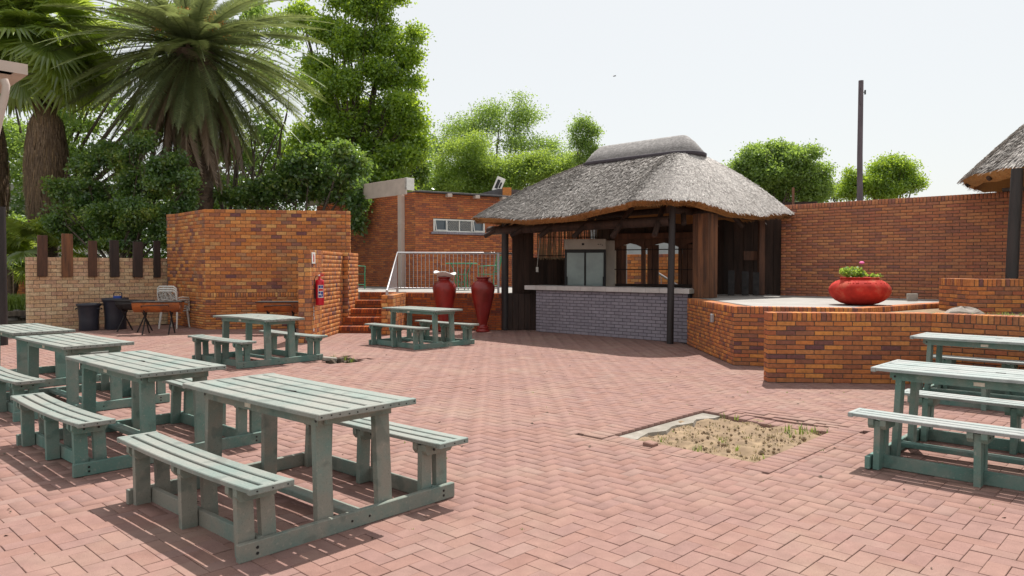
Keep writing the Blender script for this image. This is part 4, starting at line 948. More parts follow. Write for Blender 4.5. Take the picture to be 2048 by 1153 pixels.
# ---------------------------------------------------------------- building at the back
D0=(-6.9,26.2); D1=(-2.86,21.95); D2=(-.02,23.7); D3=(3.3,24.9)
cb=[('S',.0615)]*46
wl=math.hypot(D2[0]-D1[0],D2[1]-D1[1])
def onw(px,py):   # point on the right face of the building
    k=(px-1024)/FPX; dx,dy=(D2[0]-D1[0])/wl,(D2[1]-D1[1])/wl; s=(k*D1[1]-D1[0])/(dx-k*dy); Y=D1[1]+dy*s; return s,at(px,py,Y).z
s0,_=onw(868,450); s1,_=onw(968,450); _,zt=onw(918,440); _,zb=onw(918,465)
bg_=wall('brick_building','brown brick building with a strip window behind the upper patio','building','bldg',[D0,D1,D2,D3],.866,cb,
    [([off(D0,D1,.009),off(D1,D2,.009,.0),off(D1,D2,.009,s0),off(D1,D2,.3,s0),off(D0,D1,.3)],.8,3.68),([off(D1,D2,.009,s1),off(D2,D3,.009),off(D2,D3,.3,.1),off(D1,D2,.3,s1)],.8,3.679),([off(D2,D3,.009,-.01),(D3[0]+.0,D3[1]+.009),(D3[0],D3[1]+.3),off(D2,D3,.3,-.01)],.8,3.677),
     ([off(D1,D2,.009,s0),off(D1,D2,.009,s1),off(D1,D2,.3,s1),off(D1,D2,.3,s0)],.8,zb),([off(D1,D2,.009,s0),off(D1,D2,.009,s1),off(D1,D2,.3,s1),off(D1,D2,.3,s0)],zt,3.678)],
    holes={1:[(s0-.003,s1+.003,zb,zt)]},bl=.232)
T=Vector(bg_.location); ab=math.atan2(D2[1]-D1[1],D2[0]-D1[0])
def bobj(mb,nm,m,s,z,parent=bg_):
    p=off(D1,D2,0,s); o=mb.build(nm,M[m],parent); o.location=(p[0]-T.x,p[1]-T.y,z); o.rotation_euler=(0,0,ab); return o
ww=s1-s0; hh=zt-zb
win=bobj(MB().box(-.02,ww+.02,-.02,.05,-.0,.035,.003).box(-.02,ww+.02,-.02,.05,hh-.035,hh,.003).box(-.02,.03,-.02,.05,.035,hh-.035,.003).box(ww-.03,ww+.02,-.02,.05,.035,hh-.035,.003).box(ww*.25-.02,ww*.25+.02,-.015,.045,.035,hh-.035,.003).box(ww*.5-.015,ww*.5+.015,-.015,.045,.035,hh-.035,.003).box(ww*.75-.02,ww*.75+.02,-.015,.045,.035,hh-.035,.003),'window_frame','white',s0,zb)
for i in range(4):
    g1=MB().box(i*ww/4+.03,(i+1)*ww/4-.03,.01,.02,.04,hh-.04)
    o=g1.build('pane',M['glass'],win)
    if i in(0,3): 
        o2=MB().box(0,ww/4-.05,0,.015,-hh+.03,-hh+.055,.002).box(0,ww/4-.05,0,.015,-.025,0,.002).box(0,.02,0,.015,-hh+.05,-.02,.002).box(ww/4-.07,ww/4-.05,0,.015,-hh+.05,-.02,.002).build('open_sash',M['white'],win); o2.location=(i*ww/4+.025,-.03,hh-.01); o2.rotation_euler=(R(-14),0,0)
    else:
        mb=MB()
        for k in range(-4,14):
            x=i*ww/4+.03+k*.06
            for sg_ in(1,-1):
                xa=x if sg_>0 else x+hh; xb=x+hh if sg_>0 else x
                lo,hi=i*ww/4+.03,(i+1)*ww/4-.03
                pts=[(xa,.04),(xb,hh-.04)]
                # clip
                def cl_(p,q):
                    (x0,z0),(x1,z1)=p,q
                    t0,t1=0,1; dx=x1-x0
                    ta,tb=(lo-x0)/dx,(hi-x0)/dx
                    if ta>tb: ta,tb=tb,ta
                    t0=max(0,ta); t1=min(1,tb)
                    return None if t1<=t0 else ((x0+dx*t0,z0+(z1-z0)*t0),(x0+dx*t1,z0+(z1-z0)*t1))
                r_=cl_(*pts)
                if r_: mb.tube([(r_[0][0],.0,r_[0][1]),(r_[1][0],.0,r_[1][1])],.003,4,False)
        o=mb.build('wire_mesh',M['fridge'],win); o['kind']='stuff'
sb=MB()
for i in range(int((ww+.3)/.075)):
    bobj(MB().box(i*.075,i*.075+.068,-.07,.02,-.07,-.005,.004),'sill_brick','greybrick',s0-.1,zb)
sA,zA=onw(922,426); bobj(MB().box(0,.17,-.006,.0,0,.15,.002),'air_brick','orange',sA-.08,zA)
mb=MB()
for i in range(5):
    for j in range(4): mb.box(.015+i*.031,.033+i*.031,-.0085,-.0062,.015+j*.034,.035+j*.034)
bobj(mb,'air_brick_holes','darksoil',sA-.08,zA)['kind']='stuff'
# roof sheet with stubs of the beams
bobj(MB().box(-.02,wl+.1,-.16,3.0,0,.045,.004),'roof_sheet','sheet',0,3.70)
for px in (895,950,1003):
    s_,_=onw(px,388); bobj(MB().box(-.07,.07,-.20,.2,-.10,-.005,.004),'beam_end','cream',s_,3.70)
wlL=math.hypot(D1[0]-D0[0],D1[1]-D0[1])
fs_=MB().box(0,wlL+.12,-.42,-.38,-.02,.46,.004); o=fs_.build('fascia_board',M['cream'],bg_); pp=D0; o.location=(D0[0]-T.x,D0[1]-T.y,3.62); o.rotation_euler=(0,0,math.atan2(D1[1]-D0[1],D1[0]-D0[0]))
o=MB().box(.30,.36,-.42,-.12,.1,.455,.004).build('fascia_end',M['white'],bg_); e_=off(D0,D1,0,wlL-.24); o.location=(e_[0]-T.x,e_[1]-T.y,3.63); o.rotation_euler=(0,0,math.atan2(D1[1]-D0[1],D1[0]-D0[0]))
o=MB().box(-.09,.09,-.14,-.004,0,2.78,.006).box(-.095,.095,-.145,-.003,1.9,1.94,.003).build('downpipe',M['cream'],bg_); e_=off(D0,D1,0,wlL-.62); o.location=(e_[0]-T.x,e_[1]-T.y,.87); o.rotation_euler=(0,0,math.atan2(D1[1]-D0[1],D1[0]-D0[0]))
# roof hump with tilted solar panel
a=at(985,388,24.3)
o=MB().prism([(-1.1,0),(1.1,0),(.9,.30),(.2,.34)],-.6,.8,Matrix(((1,0,0,0),(0,0,1,0),(0,1,0,0),(0,0,0,1)))).build('roof_hump',M['sheet']); o.location=(a.x,24.6,3.68); tag(o,'low dark hump on the flat roof under the tilted panel','roof hump')
sp_=thing('tilted_panel','small pale panel standing tilted on the flat roof','panel',(a.x+.1,24.2,3.95))
o=MB().box(-.13,.15,-.02,.02,0,.52,.004).build('panel',M['white'],sp_); o.rotation_euler=(R(-15),R(22),0); 
o2=MB().box(-.08,.02,-.026,-.021,.10,.42).box(.04,.10,-.026,-.021,.15,.36).build('panel_print',M['black'],o)
MB().tube([(0,.05,-.1),(.05,.05,.1)],.02,6).build('bracket',M['metal'],sp_)
ck=MB().box(-.14,.14,-.14,.14,0,.32,.005).build('roof_pier',M['orange']); ck.location=(at(1014,385,23.6).x,23.8,3.70); tag(ck,'small brick stub rising at the right end of the flat roof','brick stub')

# ---------------------------------------------------------------- green patio furniture
gt=thing('patio_table','green round metal patio table behind the railing','table',(-1.36,19.9,.866))
MB().lathe([(.001,.70),(.42,.70),(.43,.715),(.42,.73),(.001,.73)],(0,0,0),28,False).build('table_top',M['green'],gt)
for k in range(4):
    a=k*PI/2+.5; c,s=math.cos(a),math.sin(a)
    MB().tube([(c*.30,s*.30,.70),(c*.22,s*.22,.55),(c*.17,s*.17,.42),(c*.20,s*.20,.0)],.014,6).build('leg',M['green'],gt)
    b=a+PI/2; MB().tube([(c*.17,s*.17,.40),(math.cos(b)*.20,math.sin(b)*.20,.02)],.008,5).build('brace',M['green'],gt)
MB().tube([(.17*math.cos(t*PI/8),.17*math.sin(t*PI/8),.42) for t in range(17)],.009,5).build('ring',M['green'],gt)
def gchair(x,y,rz,label):
    t=thing('patio_chair',label,'chair',(x,y,.866),rz,'green metal patio chairs')
    for sx in(-.22,.22):
        MB().tube([(sx,-.22,0),(sx,-.22,.42),(sx,-.23,.64),(sx,.12,.66)],.011,6).build('front_leg',M['green'],t)
        MB().tube([(sx,.20,0),(sx,.20,.42),(sx*.95,.30,.95)],.011,6).build('rear_leg',M['green'],t)
        MB().tube([(sx,-.22,.12),(sx,.20,.12)],.008,5).build('side_bar',M['green'],t)
    for i in range(8): MB().box(-.22,.22,-.22+i*.054,-.19+i*.054,.415,.427).build('seat_slat',M['green'],t)
    for i in range(7): MB().box(-.20,.20,.21+i*.012,.217+i*.012,.48+i*.065,.51+i*.065).build('back_slat',M['green'],t)
    for i in range(5): MB().tube([(-.18+i*.09,.20,.45),(-.18+i*.09,.29,.93)],.006,5).build('back_bar',M['green'],t)
    MB().tube([(-.21,.30,.94),(0,.31,1.0),(.21,.30,.94)],.010,6).build('top_rail',M['green'],t)
gchair(-.62,20.0,R(-70),'green metal patio chair at the right of the round green table')
gchair(-4.38,20.9,R(100),'green metal patio chair half hidden behind the tall orange wall')

# ---------------------------------------------------------------- bins, barbecues, plastic chairs
def bin_(x,y,r0,r1,h,label,g_='dark plastic bins'):
    t=thing('rubbish_bin',label,'bin',(x,y,0),0,g_)
    MB().lathe([(.001,0),(r0,0),(r0+.01,.02),(r0*1.03,h*.4),(r1*.97,h*.86),(r1,h*.88),(r1,h*.9),(r1+.02,h*.91),(r1+.025,h),(r1+.01,h+.008),(r1-.012,h),(r1*.95,h*.8),(r0*.9,.05),(.001,.04)],(0,0,0),36).build('body',M['bin'],t)
    for s in(-1,1): MB().tube([(s*(r1+.005),-.07,h*.84),(s*(r1+.05),-.05,h*.80),(s*(r1+.05),.05,h*.80),(s*(r1+.005),.07,h*.84)],.012,6).build('handle',M['bin'],t)
    return t
bin_(-9.86,17.22,.20,.235,.625,'shorter dark plastic rubbish bin against the straw brick wall')
b2=bin_(-9.40,17.52,.225,.265,.74,'taller dark plastic rubbish bin with a loose lid handle on top')
MB().tube([(.02,-.1,.74),(.02,-.1,.86),(.05,-.1,.885),(.18,-.1,.885),(.21,-.1,.86),(.21,-.1,.74)],.012,6).build('lid_handle',M['bin'],b2); MB().box(.03,.2,-.16,-.06,.735,.80,.01).build('lid_grip',M['blue'],b2)
def braai(x,y,rz,label,L_=.86,r=.20,m='rust',zc=.70,rim='steel'):
    t=thing('drum_barbecue',label,'barbecue',(x,y,0),rz,'half drum barbecues')
    n=14; V=[];F=[]
    for i,xx in enumerate((-L_/2,-L_/6,-L_/6+.01,L_/6,L_/6+.01,L_/2)):
        rr=r+(.008 if i in(2,4) else 0)
        for k in range(n+1):
            a=PI+PI*k/n; V.append((xx,rr*math.cos(a),zc+rr*math.sin(a)*1.05))
    for i in range(5):
        for k in range(n): F.append((i*(n+1)+k,(i+1)*(n+1)+k,(i+1)*(n+1)+k+1,i*(n+1)+k+1))
    F.append(tuple(range(n+1))); F.append(tuple(5*(n+1)+k for k in range(n+1))[::-1])
    MB().add(V,F).build('drum',M[m],t)
    MB().box(-L_/2-.02,L_/2+.02,-r-.02,r+.02,zc,zc+.022,.004).build('lid_plate',M[rim],t)
    MB().tube([(-.28,-r-.02,zc-.10),(-.28,-r-.07,zc-.07),(.28,-r-.07,zc-.05),(.28,-r-.02,zc-.09)],.011,6).build('handle_bar',M['steel'],t)
    for s in(-1,1):
        for e in(-1,1): MB().tube([(s*.27,e*.13,zc-.15),(s*.27,-e*.24,0)],.016,6).build('leg',M['steel'],t)
        MB().tube([(s*.27,-.16,zc-.12),(s*.27,0,zc-.235),(s*.27,.16,zc-.12)],.014,6).build('cradle',M['steel'],t)
    return t
braai(-7.82,16.35,R(9),'rusty orange half drum barbecue with dark lid in front of the plastic chairs',.98,.21)
braai(-8.68,17.0,R(-14),'black half drum barbecue between the tall bin and the rusty one',.72,.20,'steel')
braai(-5.10,16.3,R(4),'scorched rusty half drum barbecue behind the table with the arched top',.95,.21)
pc_=None
def pchair(x,y,z,rz,label):
    t=thing('plastic_chair',label,'chair',(x,y,z),rz,'stacked white plastic chairs')
    mb=MB()
    MB().box(-.22,.22,-.22,.20,.40,.425,.01).build('seat',M['chair'],t)
    for s in(-1,1):
        mb=MB().tube([(s*.24,-.25,0),(s*.21,-.20,.40)],[.018,.024],6); mb.build('leg',M['chair'],t); MB().tube([(s*.23,.27,0),(s*.20,.20,.42)],[.018,.024],6).build('leg',M['chair'],t)
        MB().tube([(s*.25,-.22,.42),(s*.27,-.18,.62),(s*.27,.10,.64),(s*.23,.25,.62)],.018,6).build('armrest',M['chair'],t)
    # lattice back
    fr_=MB().tube([(-.19,.20,.42),(-.24,.27,.72),(-.235,.30,.86),(-.18,.31,.905),(.18,.31,.905),(.235,.30,.86),(.24,.27,.72),(.19,.20,.42)],.02,6); b=fr_.build('back_frame',M['chair'],t)
    lat=MB()
    for (x0,z0,x1,z1) in ((-.2,.5,-.05,.9),(-.2,.7,0,.9),(-.1,.45,.08,.9),(0,.45,-.12,.88),(.05,.45,.2,.88),(.15,.45,.02,.9),(.2,.55,.08,.9),(-.23,.62,.0,.48),(-.23,.75,.1,.60),(-.2,.66,.22,.72),(-.1,.78,.22,.62),(.0,.84,.23,.78),(.22,.5,-.02,.66)):
        f=lambda z:.20+(z-.42)*.235
        lat.tube([(x0,f(z0),z0),(x1,f(z1),z1)],.0095,4)
    lat.build('back_lattice',M['chair'],b); return t
for i in range(3): pchair(-8.20-.012*i,17.95+.03*i,.055*i,R(172),['lowest white plastic chair of the stack against the orange wall','middle white plastic chair of the stack against the orange wall','topmost white plastic chair of the stack, lattice back showing'][i])

# ---------------------------------------------------------------- right thatched shelter
rt=thing('thatched_shelter','thatched shelter roof on a black post at the right picture edge','shelter',(9.2,11.9,0))
cx,cy=9.80,11.9; RR=2.2; n=72; E=[Vector((cx+RR*math.cos(2*PI*i/n),cy+RR*math.sin(2*PI*i/n),2.99+.015*math.sin(i*1.7))) for i in range(n)]; Tp=[Vector((cx+.12*math.cos(2*PI*i/n),cy+.12*math.sin(2*PI*i/n),4.85)) for i in range(n)]
thatch_shell(rt,E,Tp,lambda f,i:.08*math.sin(PI*f),12,tufts=30000,seed=9,tl=.15,tw=.010)
MB().tube([(7.56-9.2,11.2-11.9,1.28),(7.58-9.2,11.2-11.9,2.0),(7.62-9.2,11.2-11.9,2.95)],[.082,.08,.08],14).build('post',M['pole'],rt)
MB().tube([(7.645-9.2,11.2-11.9,1.28),(7.70-9.2,11.2-11.9,2.9)],.016,6).build('conduit',M['bark'],rt)
for a in range(0,360,30):
    c,s=math.cos(R(a)),math.sin(R(a)); MB().tube([(.48+c*2.05,s*2.05,2.88),(.48+c*.1,s*.1,4.5)],.045,6).build('rafter',M['dwood'],rt)
# rock, broken slab, bed grass
def rock(name,loc,sx,sy,sz,m,label,cat,seed,group=None):
    q=random.Random(seed); mb=MB(); n=14; k=8; ph=[q.uniform(0,6) for _ in range(6)]; V=[]
    for j in range(k+1):
        t=j/k*PI/2
        for i in range(n):
            a=2*PI*i/n; r_=math.cos(t)*(1+.16*math.sin(a*2+ph[0])+.09*math.sin(a*5+ph[1])+.05*q.uniform(-1,1)); V.append((sx*r_*math.cos(a),sy*r_*math.sin(a),sz*(math.sin(t)*(1+.15*math.sin(a*3+ph[2]))-.15)))
    F=[(j*n+i,j*n+(i+1)%n,(j+1)*n+(i+1)%n,(j+1)*n+i) for j in range(k) for i in range(n)]
    o=mb.add(V,F).build(name,M[m]); o.location=loc; tag(o,label,cat,group); return o
rock('rock',(6.22,10.2,.80),.25,.2,.13,'stone','rough grey rock on the bed behind the low brick wall','rock',3)
rock('rock',(7.10,9.9,.80),.18,.2,.12,'stone','smaller rock at the right end of the raised bed','rock',5)
o=MB().box(-.09,.09,-.03,.03,0,.13,.01).build('broken_slab',M['stone']); o.location=(6.90,12.75,.885); tag(o,'broken piece of slab standing on the terrace corner','slab')
blades('bed_grass',[(rnd.uniform(5.6,7.4),rnd.uniform(9.5,10.3),.79) for _ in range(26)],M['grass'],.07,10,'short grass on the bed behind the low brick wall','grass',.08)
blades('grass_clump',[(6.66,9.5,.79)],M['grass'],.15,40,'bright green grass clump right of the rock on the bed','grass clump',.04)
o=MB().tube([(7.0,9.9,.80),(7.2,10.0,1.0),(7.35,10.1,1.25)],.05,7).build('dry_root',M['stone']); tag(o,'grey bent root sticking up behind the low brick wall at the edge','root')
# utility pole, antenna rod
up_=thing('utility_pole','tall bare purple-grey utility pole beyond the tall red wall','pole',(14.1,30,0))
MB().tube([(0,0,0),(-.02,0,3),(-.06,0,6),(-.05,0,9.0)],[.13,.12,.105,.095],12).build('shaft',M['upole'],up_)
MB().tube([(-.05,0,8.5),(.10,0,8.55)],.02,6).tube([(.12,0,8.45),(.12,0,8.62)],.035,8).build('insulator',M['black'],up_); MB().tube([(-.1,-.1,8.7),(-.18,-.1,8.4),(-.14,-.1,8.1),(-.1,-.1,8.0)],.006,5).build('wire',M['black'],up_)
o=MB().tube([(0,0,0),(0,0,1.9)],.028,7).build('iron_rod',M['plankr']); o.location=(6.1,16.1,1.30); tag(o,'thin rusty iron rod rising beside the thatched roof','rod')
# bird
bd=MB().tube([(-.09,0,0),(-.03,0,.015),(.05,0,.01),(.10,0,.0)],[.008,.03,.028,.006],6).add([(-.02,0,.02),(.03,0,.02),(-.02,.20,.06),(-.06,.16,.05)],[(0,1,2,3)]).add([(-.02,0,.02),(.03,0,.02),(-.02,-.20,.06),(-.06,-.16,.05)],[(3,2,1,0)])
o=bd.build('bird',M['black']); o.location=at(1229,153,40); o.rotation_euler=(R(10),R(-15),R(20)); tag(o,'small dark bird flying in the pale sky','bird')

# ---------------------------------------------------------------- gutter corner and left post
gc=thing('roof_corner','pale pink roof corner with gutter and downpipe at the top left','roof corner',(-6.2,8.5,3.5))
p0=Vector(gc.location)
e=at(27,128,8.5)-p0; f_=at(-140,70,7.0)-p0
def seg(a,b,dz0,dz1,th,nm,m):
    d=(b-a); n_=Vector((d.y,-d.x,0)).normalized()*th
    vs=[a+Vector((0,0,dz0)),b+Vector((0,0,dz0)),b+Vector((0,0,dz1)),a+Vector((0,0,dz1))]; vs+= [v-n_ for v in vs]
    return MB().add([tuple(v) for v in vs],[(0,1,2,3),(7,6,5,4),(0,4,5,1),(3,2,6,7),(0,3,7,4),(1,5,6,2)]).build(nm,M[m],gc)
b1=e-Vector((VD[0],VD[1],0))*2.2; 
seg(b1,e,-.10,.02,.14,'gutter','cream'); seg(b1+Vector((-.35,0,-.1)),e+Vector((-.35,0,-.1)),-.30,0,.05,'wall_plate','cream'); MB().add([tuple(b1+Vector((0,0,-.1))),tuple(e+Vector((0,0,-.1))),tuple(e+Vector((UD[0]*4,UD[1]*4,-.1))),tuple(e+Vector((-4,0,-.1)))],[(0,3,2,1)]).build('soffit',M['cream'],gc)
e2=e+Vector((UD[0],UD[1],0))*4; seg(e2,e,-.10,.02,.14,'gutter','cream')
MB().add([tuple(b1),tuple(e),tuple(e2),tuple(e+Vector((-4,0,1.6)))],[(0,1,2,3)]).build('roof_sheet',M['cream'],gc)
q=[at(8,160,8.4)-p0,at(12,172,8.4)-p0,at(10,190,8.4)-p0,at(-16,300,8.4)-p0]; MB().tube([tuple(x) for x in q],.042,10).build('downpipe',M['cream'],gc)
o=MB().tube([(0,0,0),(0,0,2.6)],.10,10).build('dark_post',M['pole']); o.location=(-9.60,13.9,0); tag(o,'rough black post cut by the left picture edge','post')

# ---------------------------------------------------------------- left garden
gr_=MB().add([(-30,18.6,.0),(-11.3,17.2,.0),(-8.9,19.4,.0),(-8.5,24,.25),(-9,40,.5),(-60,40,.5),(-60,18,0)],[(0,1,2,3,4,5,6)]).build('garden_soil',M['ground']); tag(gr_,kind='structure')
for i in range(18):
    px=rnd.uniform(2,62); py=rnd.uniform(612,640); D=19.5+rnd.uniform(-.5,2); a=at(px,py,D); s_=rnd.uniform(.08,.2)
    mbn=rock('garden_stone',(a.x,D,.0+rnd.uniform(0,.25)),s_,s_*.8,s_*.7,'pebble','rounded dark garden stone edging the bed left of the straw wall','stone',i,'garden edging stones')
lw=MB().box(-1.8,1.8,-.1,.1,0,.14,.01).build('fallen_log',M['bark']); lw.location=(-13.4,19.2,.18); lw.rotation_euler=(0,R(-2),R(15)); tag(lw,'weathered sleeper lying in the garden left of the straw brick wall','sleeper')
V0=(-17.5,24.5); V1=(-13.2,24.0)
wall('garden_wall','dim orange brick garden wall far left behind the plants','brick wall','orange',[V0,V1],0,[('S',.0855)]*20,[([off(V0,V1,.009),off(V1,(-12,24),.009),off(V1,(-12,24),.2),off(V0,V1,.2)],0,1.70)])
gs=[];q=random.Random(4)
for _ in range(150): a=at(q.uniform(0,60),600,q.uniform(20.2,22)); gs.append((a.x,a.y,.25))
blades('ground_cover',gs,M['grass'],.5,26,'bright green strap-leaved ground cover left of the straw wall','ground cover',.22)
o=MB().add([(-22,30,2.3),(-15.7,30,2.2),(-16.8,33,4.6),(-24,33,5.4)],[(0,1,2,3)]).add([(-22,30,2.1),(-15.7,30,2.0),(-15.7,30,2.2),(-22,30,2.3)],[(0,1,2,3)]).build('far_thatch_roof',M['thatch']); tag(o,'grey thatched roof slope glimpsed far left behind the trees','roof')

# ---------------------------------------------------------------- trees
def limb(mb,p,d,L_,r,dep,q,spread=.55,tips=None,up=.25):
    pts=[p]; rad=[r]; k=4; dd=d.copy()
    for i in range(k):
        dd=(dd+Vector((q.uniform(-1,1),q.uniform(-1,1),q.uniform(-.4,.8)))*.17).normalized(); pts.append(pts[-1]+dd*L_/k); rad.append(r*(1-.42*(i+1)/k))
    mb.tube(pts,rad,7 if r>.05 else 5,False)
    if tips is not None and dep<=1: tips.append(pts[-1]); 
    if dep>0:
        for j in range(q.choice([2,3,3])):
            nd=(dd+Vector((q.uniform(-1,1),q.uniform(-1,1),q.uniform(-.3,.7)+up))*spread).normalized(); st_=pts[q.choice([2,3,4])]
            limb(mb,st_,nd,L_*q.uniform(.42,.6),rad[-1]*q.uniform(.6,.85),dep-1,q,spread,tips,up)
def tree(name,label,px,base_py,D,blobs,nleaf,size,lm,H,r,seed,cat='tree',group=None,per=14,br=.3,base_z=0,trunkmat='bark',dep=3,lean=0,surf=.6,asp=.55,spread=.6,core=.35,ntr=1):
    """blobs given as (px,py,rpx[,ry_px]) at distance D"""
    X=at(px,500,D).x; t=thing(name,label,cat,(X,D,base_z),0,group); q=random.Random(seed); B=[]
    for b in blobs:
        c=at(b[0],b[1],D); s=b[2]/FPX*D; sz=(b[3] if len(b)>3 else b[2])/FPX*D; dy=q.uniform(-.6,.6)*s; B.append((c.x,D+dy,c.z,s,s*.95,sz,1))
    B2=[]
    for b in B:
        for _ in range(6):
            d=Vector((q.gauss(0,1),q.gauss(0,1),q.gauss(0,1))).normalized()*q.uniform(.35,.82); k=q.uniform(.30,.55)
            if _==0: B2.append((b[0],b[1],b[2],b[3]*.78,b[4]*.78,b[5]*.78,core))
            B2.append((b[0]+d.x*b[3],b[1]+d.y*b[4],b[2]+d.z*b[5],b[3]*k,b[4]*k,b[5]*k*.8,1))
    V,F,C=bunched(B2,nleaf,size,seed,per,br,asp,surf); cloudobj('crown',V,F,M[lm],t)
    mb=MB(); tips=[]
    for k in range(ntr):
        x0=(k-(ntr-1)/2)*.9; limb(mb,Vector((x0,0,-base_z*0)),Vector((lean,0,1)).normalized(),H*.42,r,dep,q,spread,tips)
    # limbs reaching into every lobe
    root=Vector((0,0,H*.33))
    for b in B:
        e=Vector((b[0]-X,b[1]-D,b[2]-base_z)); m1=root.lerp(e,.5)+Vector((q.uniform(-.4,.4),q.uniform(-.4,.4),q.uniform(-.3,.3)))*(b[3]*.5)
        mb.tube([root,m1,e],[r*.45,r*.26,r*.08],6,False)
        for _ in range(4):
            f=e+Vector((q.uniform(-1,1),q.uniform(-1,1),q.uniform(-.6,1)))*b[3]*.9; mb.tube([m1.lerp(e,.6),(m1+f)/2+Vector((0,0,.1)),f],[r*.13,r*.08,r*.03],5,False)
    mb.build('trunk',M[trunkmat],t); return t
tree('broadleaf_tree','tall bright green tree right of the big palm, running out of the top',700,420,31,[(735,20,48,42),(690,-20,40),(780,-20,40,30),(770,80,40,42),(705,95,42,38),(655,60,36,30),(600,25,26,22),(830,70,20,18),(815,115,30,24),(765,150,45,36),(700,175,45,34),(640,145,34,26),(825,165,20,14),(800,210,42,32),(740,230,42,34),(685,250,38,36),(650,215,30,26),(820,245,34,24),(780,280,48,36),(720,300,42,36),(660,310,44,36),(835,285,18,20),(810,320,36,26),(750,345,48,36),(690,360,50,36),(620,280,30,34),(640,360,38,34),(600,330,30,34),(790,375,40,25)],125000,.14,'lf_bright',13,.30,21,per=12,br=.36,dep=3,core=.8)
tree('broadleaf_tree','darker tree with small leaves at the right foot of the tall tree',815,400,34,[(800,330,55,60),(830,280,28,35),(770,370,60,40),(840,350,22,40)],12000,.17,'lf_dark',7,.2,22,br=.3)
tree('bush','dark evergreen bush spilling over the tall orange wall beside the building',610,415,23.5,[(650,365,60,48),(700,345,35,50),(585,375,60,40),(715,400,22,45),(540,385,50,32),(480,398,48,20),(620,320,50,35),(715,448,12,22),(690,310,30,30)],26000,.13,'lf_dark',4,.14,23,cat='bush',per=12,br=.2)
tree('bush','large dark bush with glossy leaves behind the straw brick wall',240,510,20.6,[(250,370,50,42),(170,385,48,44),(320,360,40,40),(200,310,40,30),(290,285,32,28),(345,320,30,30),(120,430,32,32),(215,430,55,40),(300,425,50,40),(365,400,30,34),(150,470,36,26),(240,480,50,24),(330,470,40,28),(250,320,34,26),(160,330,34,26),(385,365,20,26),(110,380,22,26)],62000,.085,'lf_dark',3.6,.12,24,cat='bush',per=14,br=.14,asp=.6)
tree('shrub','yellow-green shrub at the far left below the fan palms',30,560,24,[(25,450,40,22),(50,470,30,20),(10,500,45,40),(30,520,45,30)],14000,.11,'lf_mid',2,.06,25,cat='shrub',per=12,br=.16)
tree('broadleaf_tree','shaded green tree filling the gap behind the fan palms',60,500,33,[(40,300,90),(150,230,80,60),(220,150,60,50),(40,400,80),(150,330,70),(250,230,60),(300,130,50,35),(330,60,60,40),(260,40,50,35),(470,330,70),(520,250,50),(450,60,50),(530,130,45),(570,60,40),(380,20,40),(500,10,40),(600,160,40),(440,150,40),(120,60,60),(30,150,60),(440,400,80,50),(560,330,60),(340,380,60)],50000,.17,'lf_mid',9,.25,26,per=14,br=.34)
tree('broadleaf_tree','airy tree with bare-looking forked limbs behind the building',990,380,50,[(1000,230,60,35),(930,260,60,40),(880,300,40,45),(1040,240,45,35),(1050,290,50,35),(960,310,60,50),(1100,310,45,40),(900,370,60,40),(1040,200,20,14),(1120,345,50,35),(1075,365,50,30)],42000,.13,'lf_mid',11,.30,27,per=8,br=.55,surf=.3,core=.1,dep=4)
tree('broadleaf_tree','lime green tree in front of the airy tree behind the building',925,400,42,[(930,300,45,42),(890,345,35,35),(960,340,50,45),(1010,350,45,40),(1060,340,40,35),(925,375,60,35),(1000,385,60,30),(1085,330,35,30),(1130,340,45,25),(1150,320,20,15),(870,385,30,30)],80000,.11,'lf_lime',6,.18,28,per=11,br=.42)
tree('broadleaf_tree','slim young tree rising just left of the thatched roof ridge',1170,340,40,[(1165,245,18,14),(1180,262,18,14),(1160,285,22,16),(1185,300,17,15),(1165,318,22,14),(1150,262,12,10)],9000,.10,'lf_mid',8.5,.10,29,per=7,br=.34,dep=2)
tree('broadleaf_tree','dense round green tree right of the thatched roof',1550,400,36,[(1545,308,40,22),(1500,322,34,26),(1590,318,38,24),(1475,345,26,26),(1525,345,42,30),(1580,350,42,32),(1630,350,32,26),(1500,375,40,28),(1555,382,46,30),(1620,385,42,26),(1655,378,14,16)],90000,.12,'lf_mid',7,.25,30,per=16,br=.30,core=.5)
tree('broadleaf_tree','bright green tree standing right of the utility pole',1770,392,40,[(1783,328,20,17),(1755,345,24,18),(1812,345,18,16),(1785,360,26,18),(1740,368,26,18),(1822,370,20,14),(1768,382,40,14),(1712,362,16,14),(1698,350,10,9),(1700,382,20,12)],34000,.12,'lf_bright',6,.2,31,per=11,br=.36)
tree('shrub','grey-green shrub between the round tree and the utility pole',1688,392,44,[(1690,375,28,18),(1670,385,22,16),(1710,385,24,16)],6000,.16,'lf_grey',5,.12,32,cat='shrub',per=12,br=.3)
# hedge mass closing the garden behind the orange wall
V,F,C=bunched([(-9.5+i*.9,29+.5*math.sin(i*2.1),2.3+.6*math.sin(i*1.7),1.1,1.0,1.6,1) for i in range(8)]+[(-21+i*1.2,31,2.6+.4*math.sin(i),1.4,1.2,2.4,1) for i in range(10)],38000,.16,77,14,.3)
o=bpy.data.objects.new('far_undergrowth',npmesh('far_undergrowth',V,F,M['lf_dark'])); link(o); tag(o,'dark undergrowth massed behind the palms and the orange wall','undergrowth',kind='stuff')
# bare stems behind the palm
mb=MB(); q=random.Random(8)
for i in range(9):
    a=at(430+i*13+q.uniform(-6,6),415,26); mb=MB(); limb(mb,Vector((0,0,0)),Vector((q.uniform(-.3,.3),0,1)).normalized(),3.4,.09,2,q,.5)
    o=mb.build('bare_stem',M['bark']); o.location=(a.x,26+q.uniform(-1,1),1.2); tag(o,'thin dark bare stem standing among others behind the orange wall','stem',group='dark stems behind the orange wall')
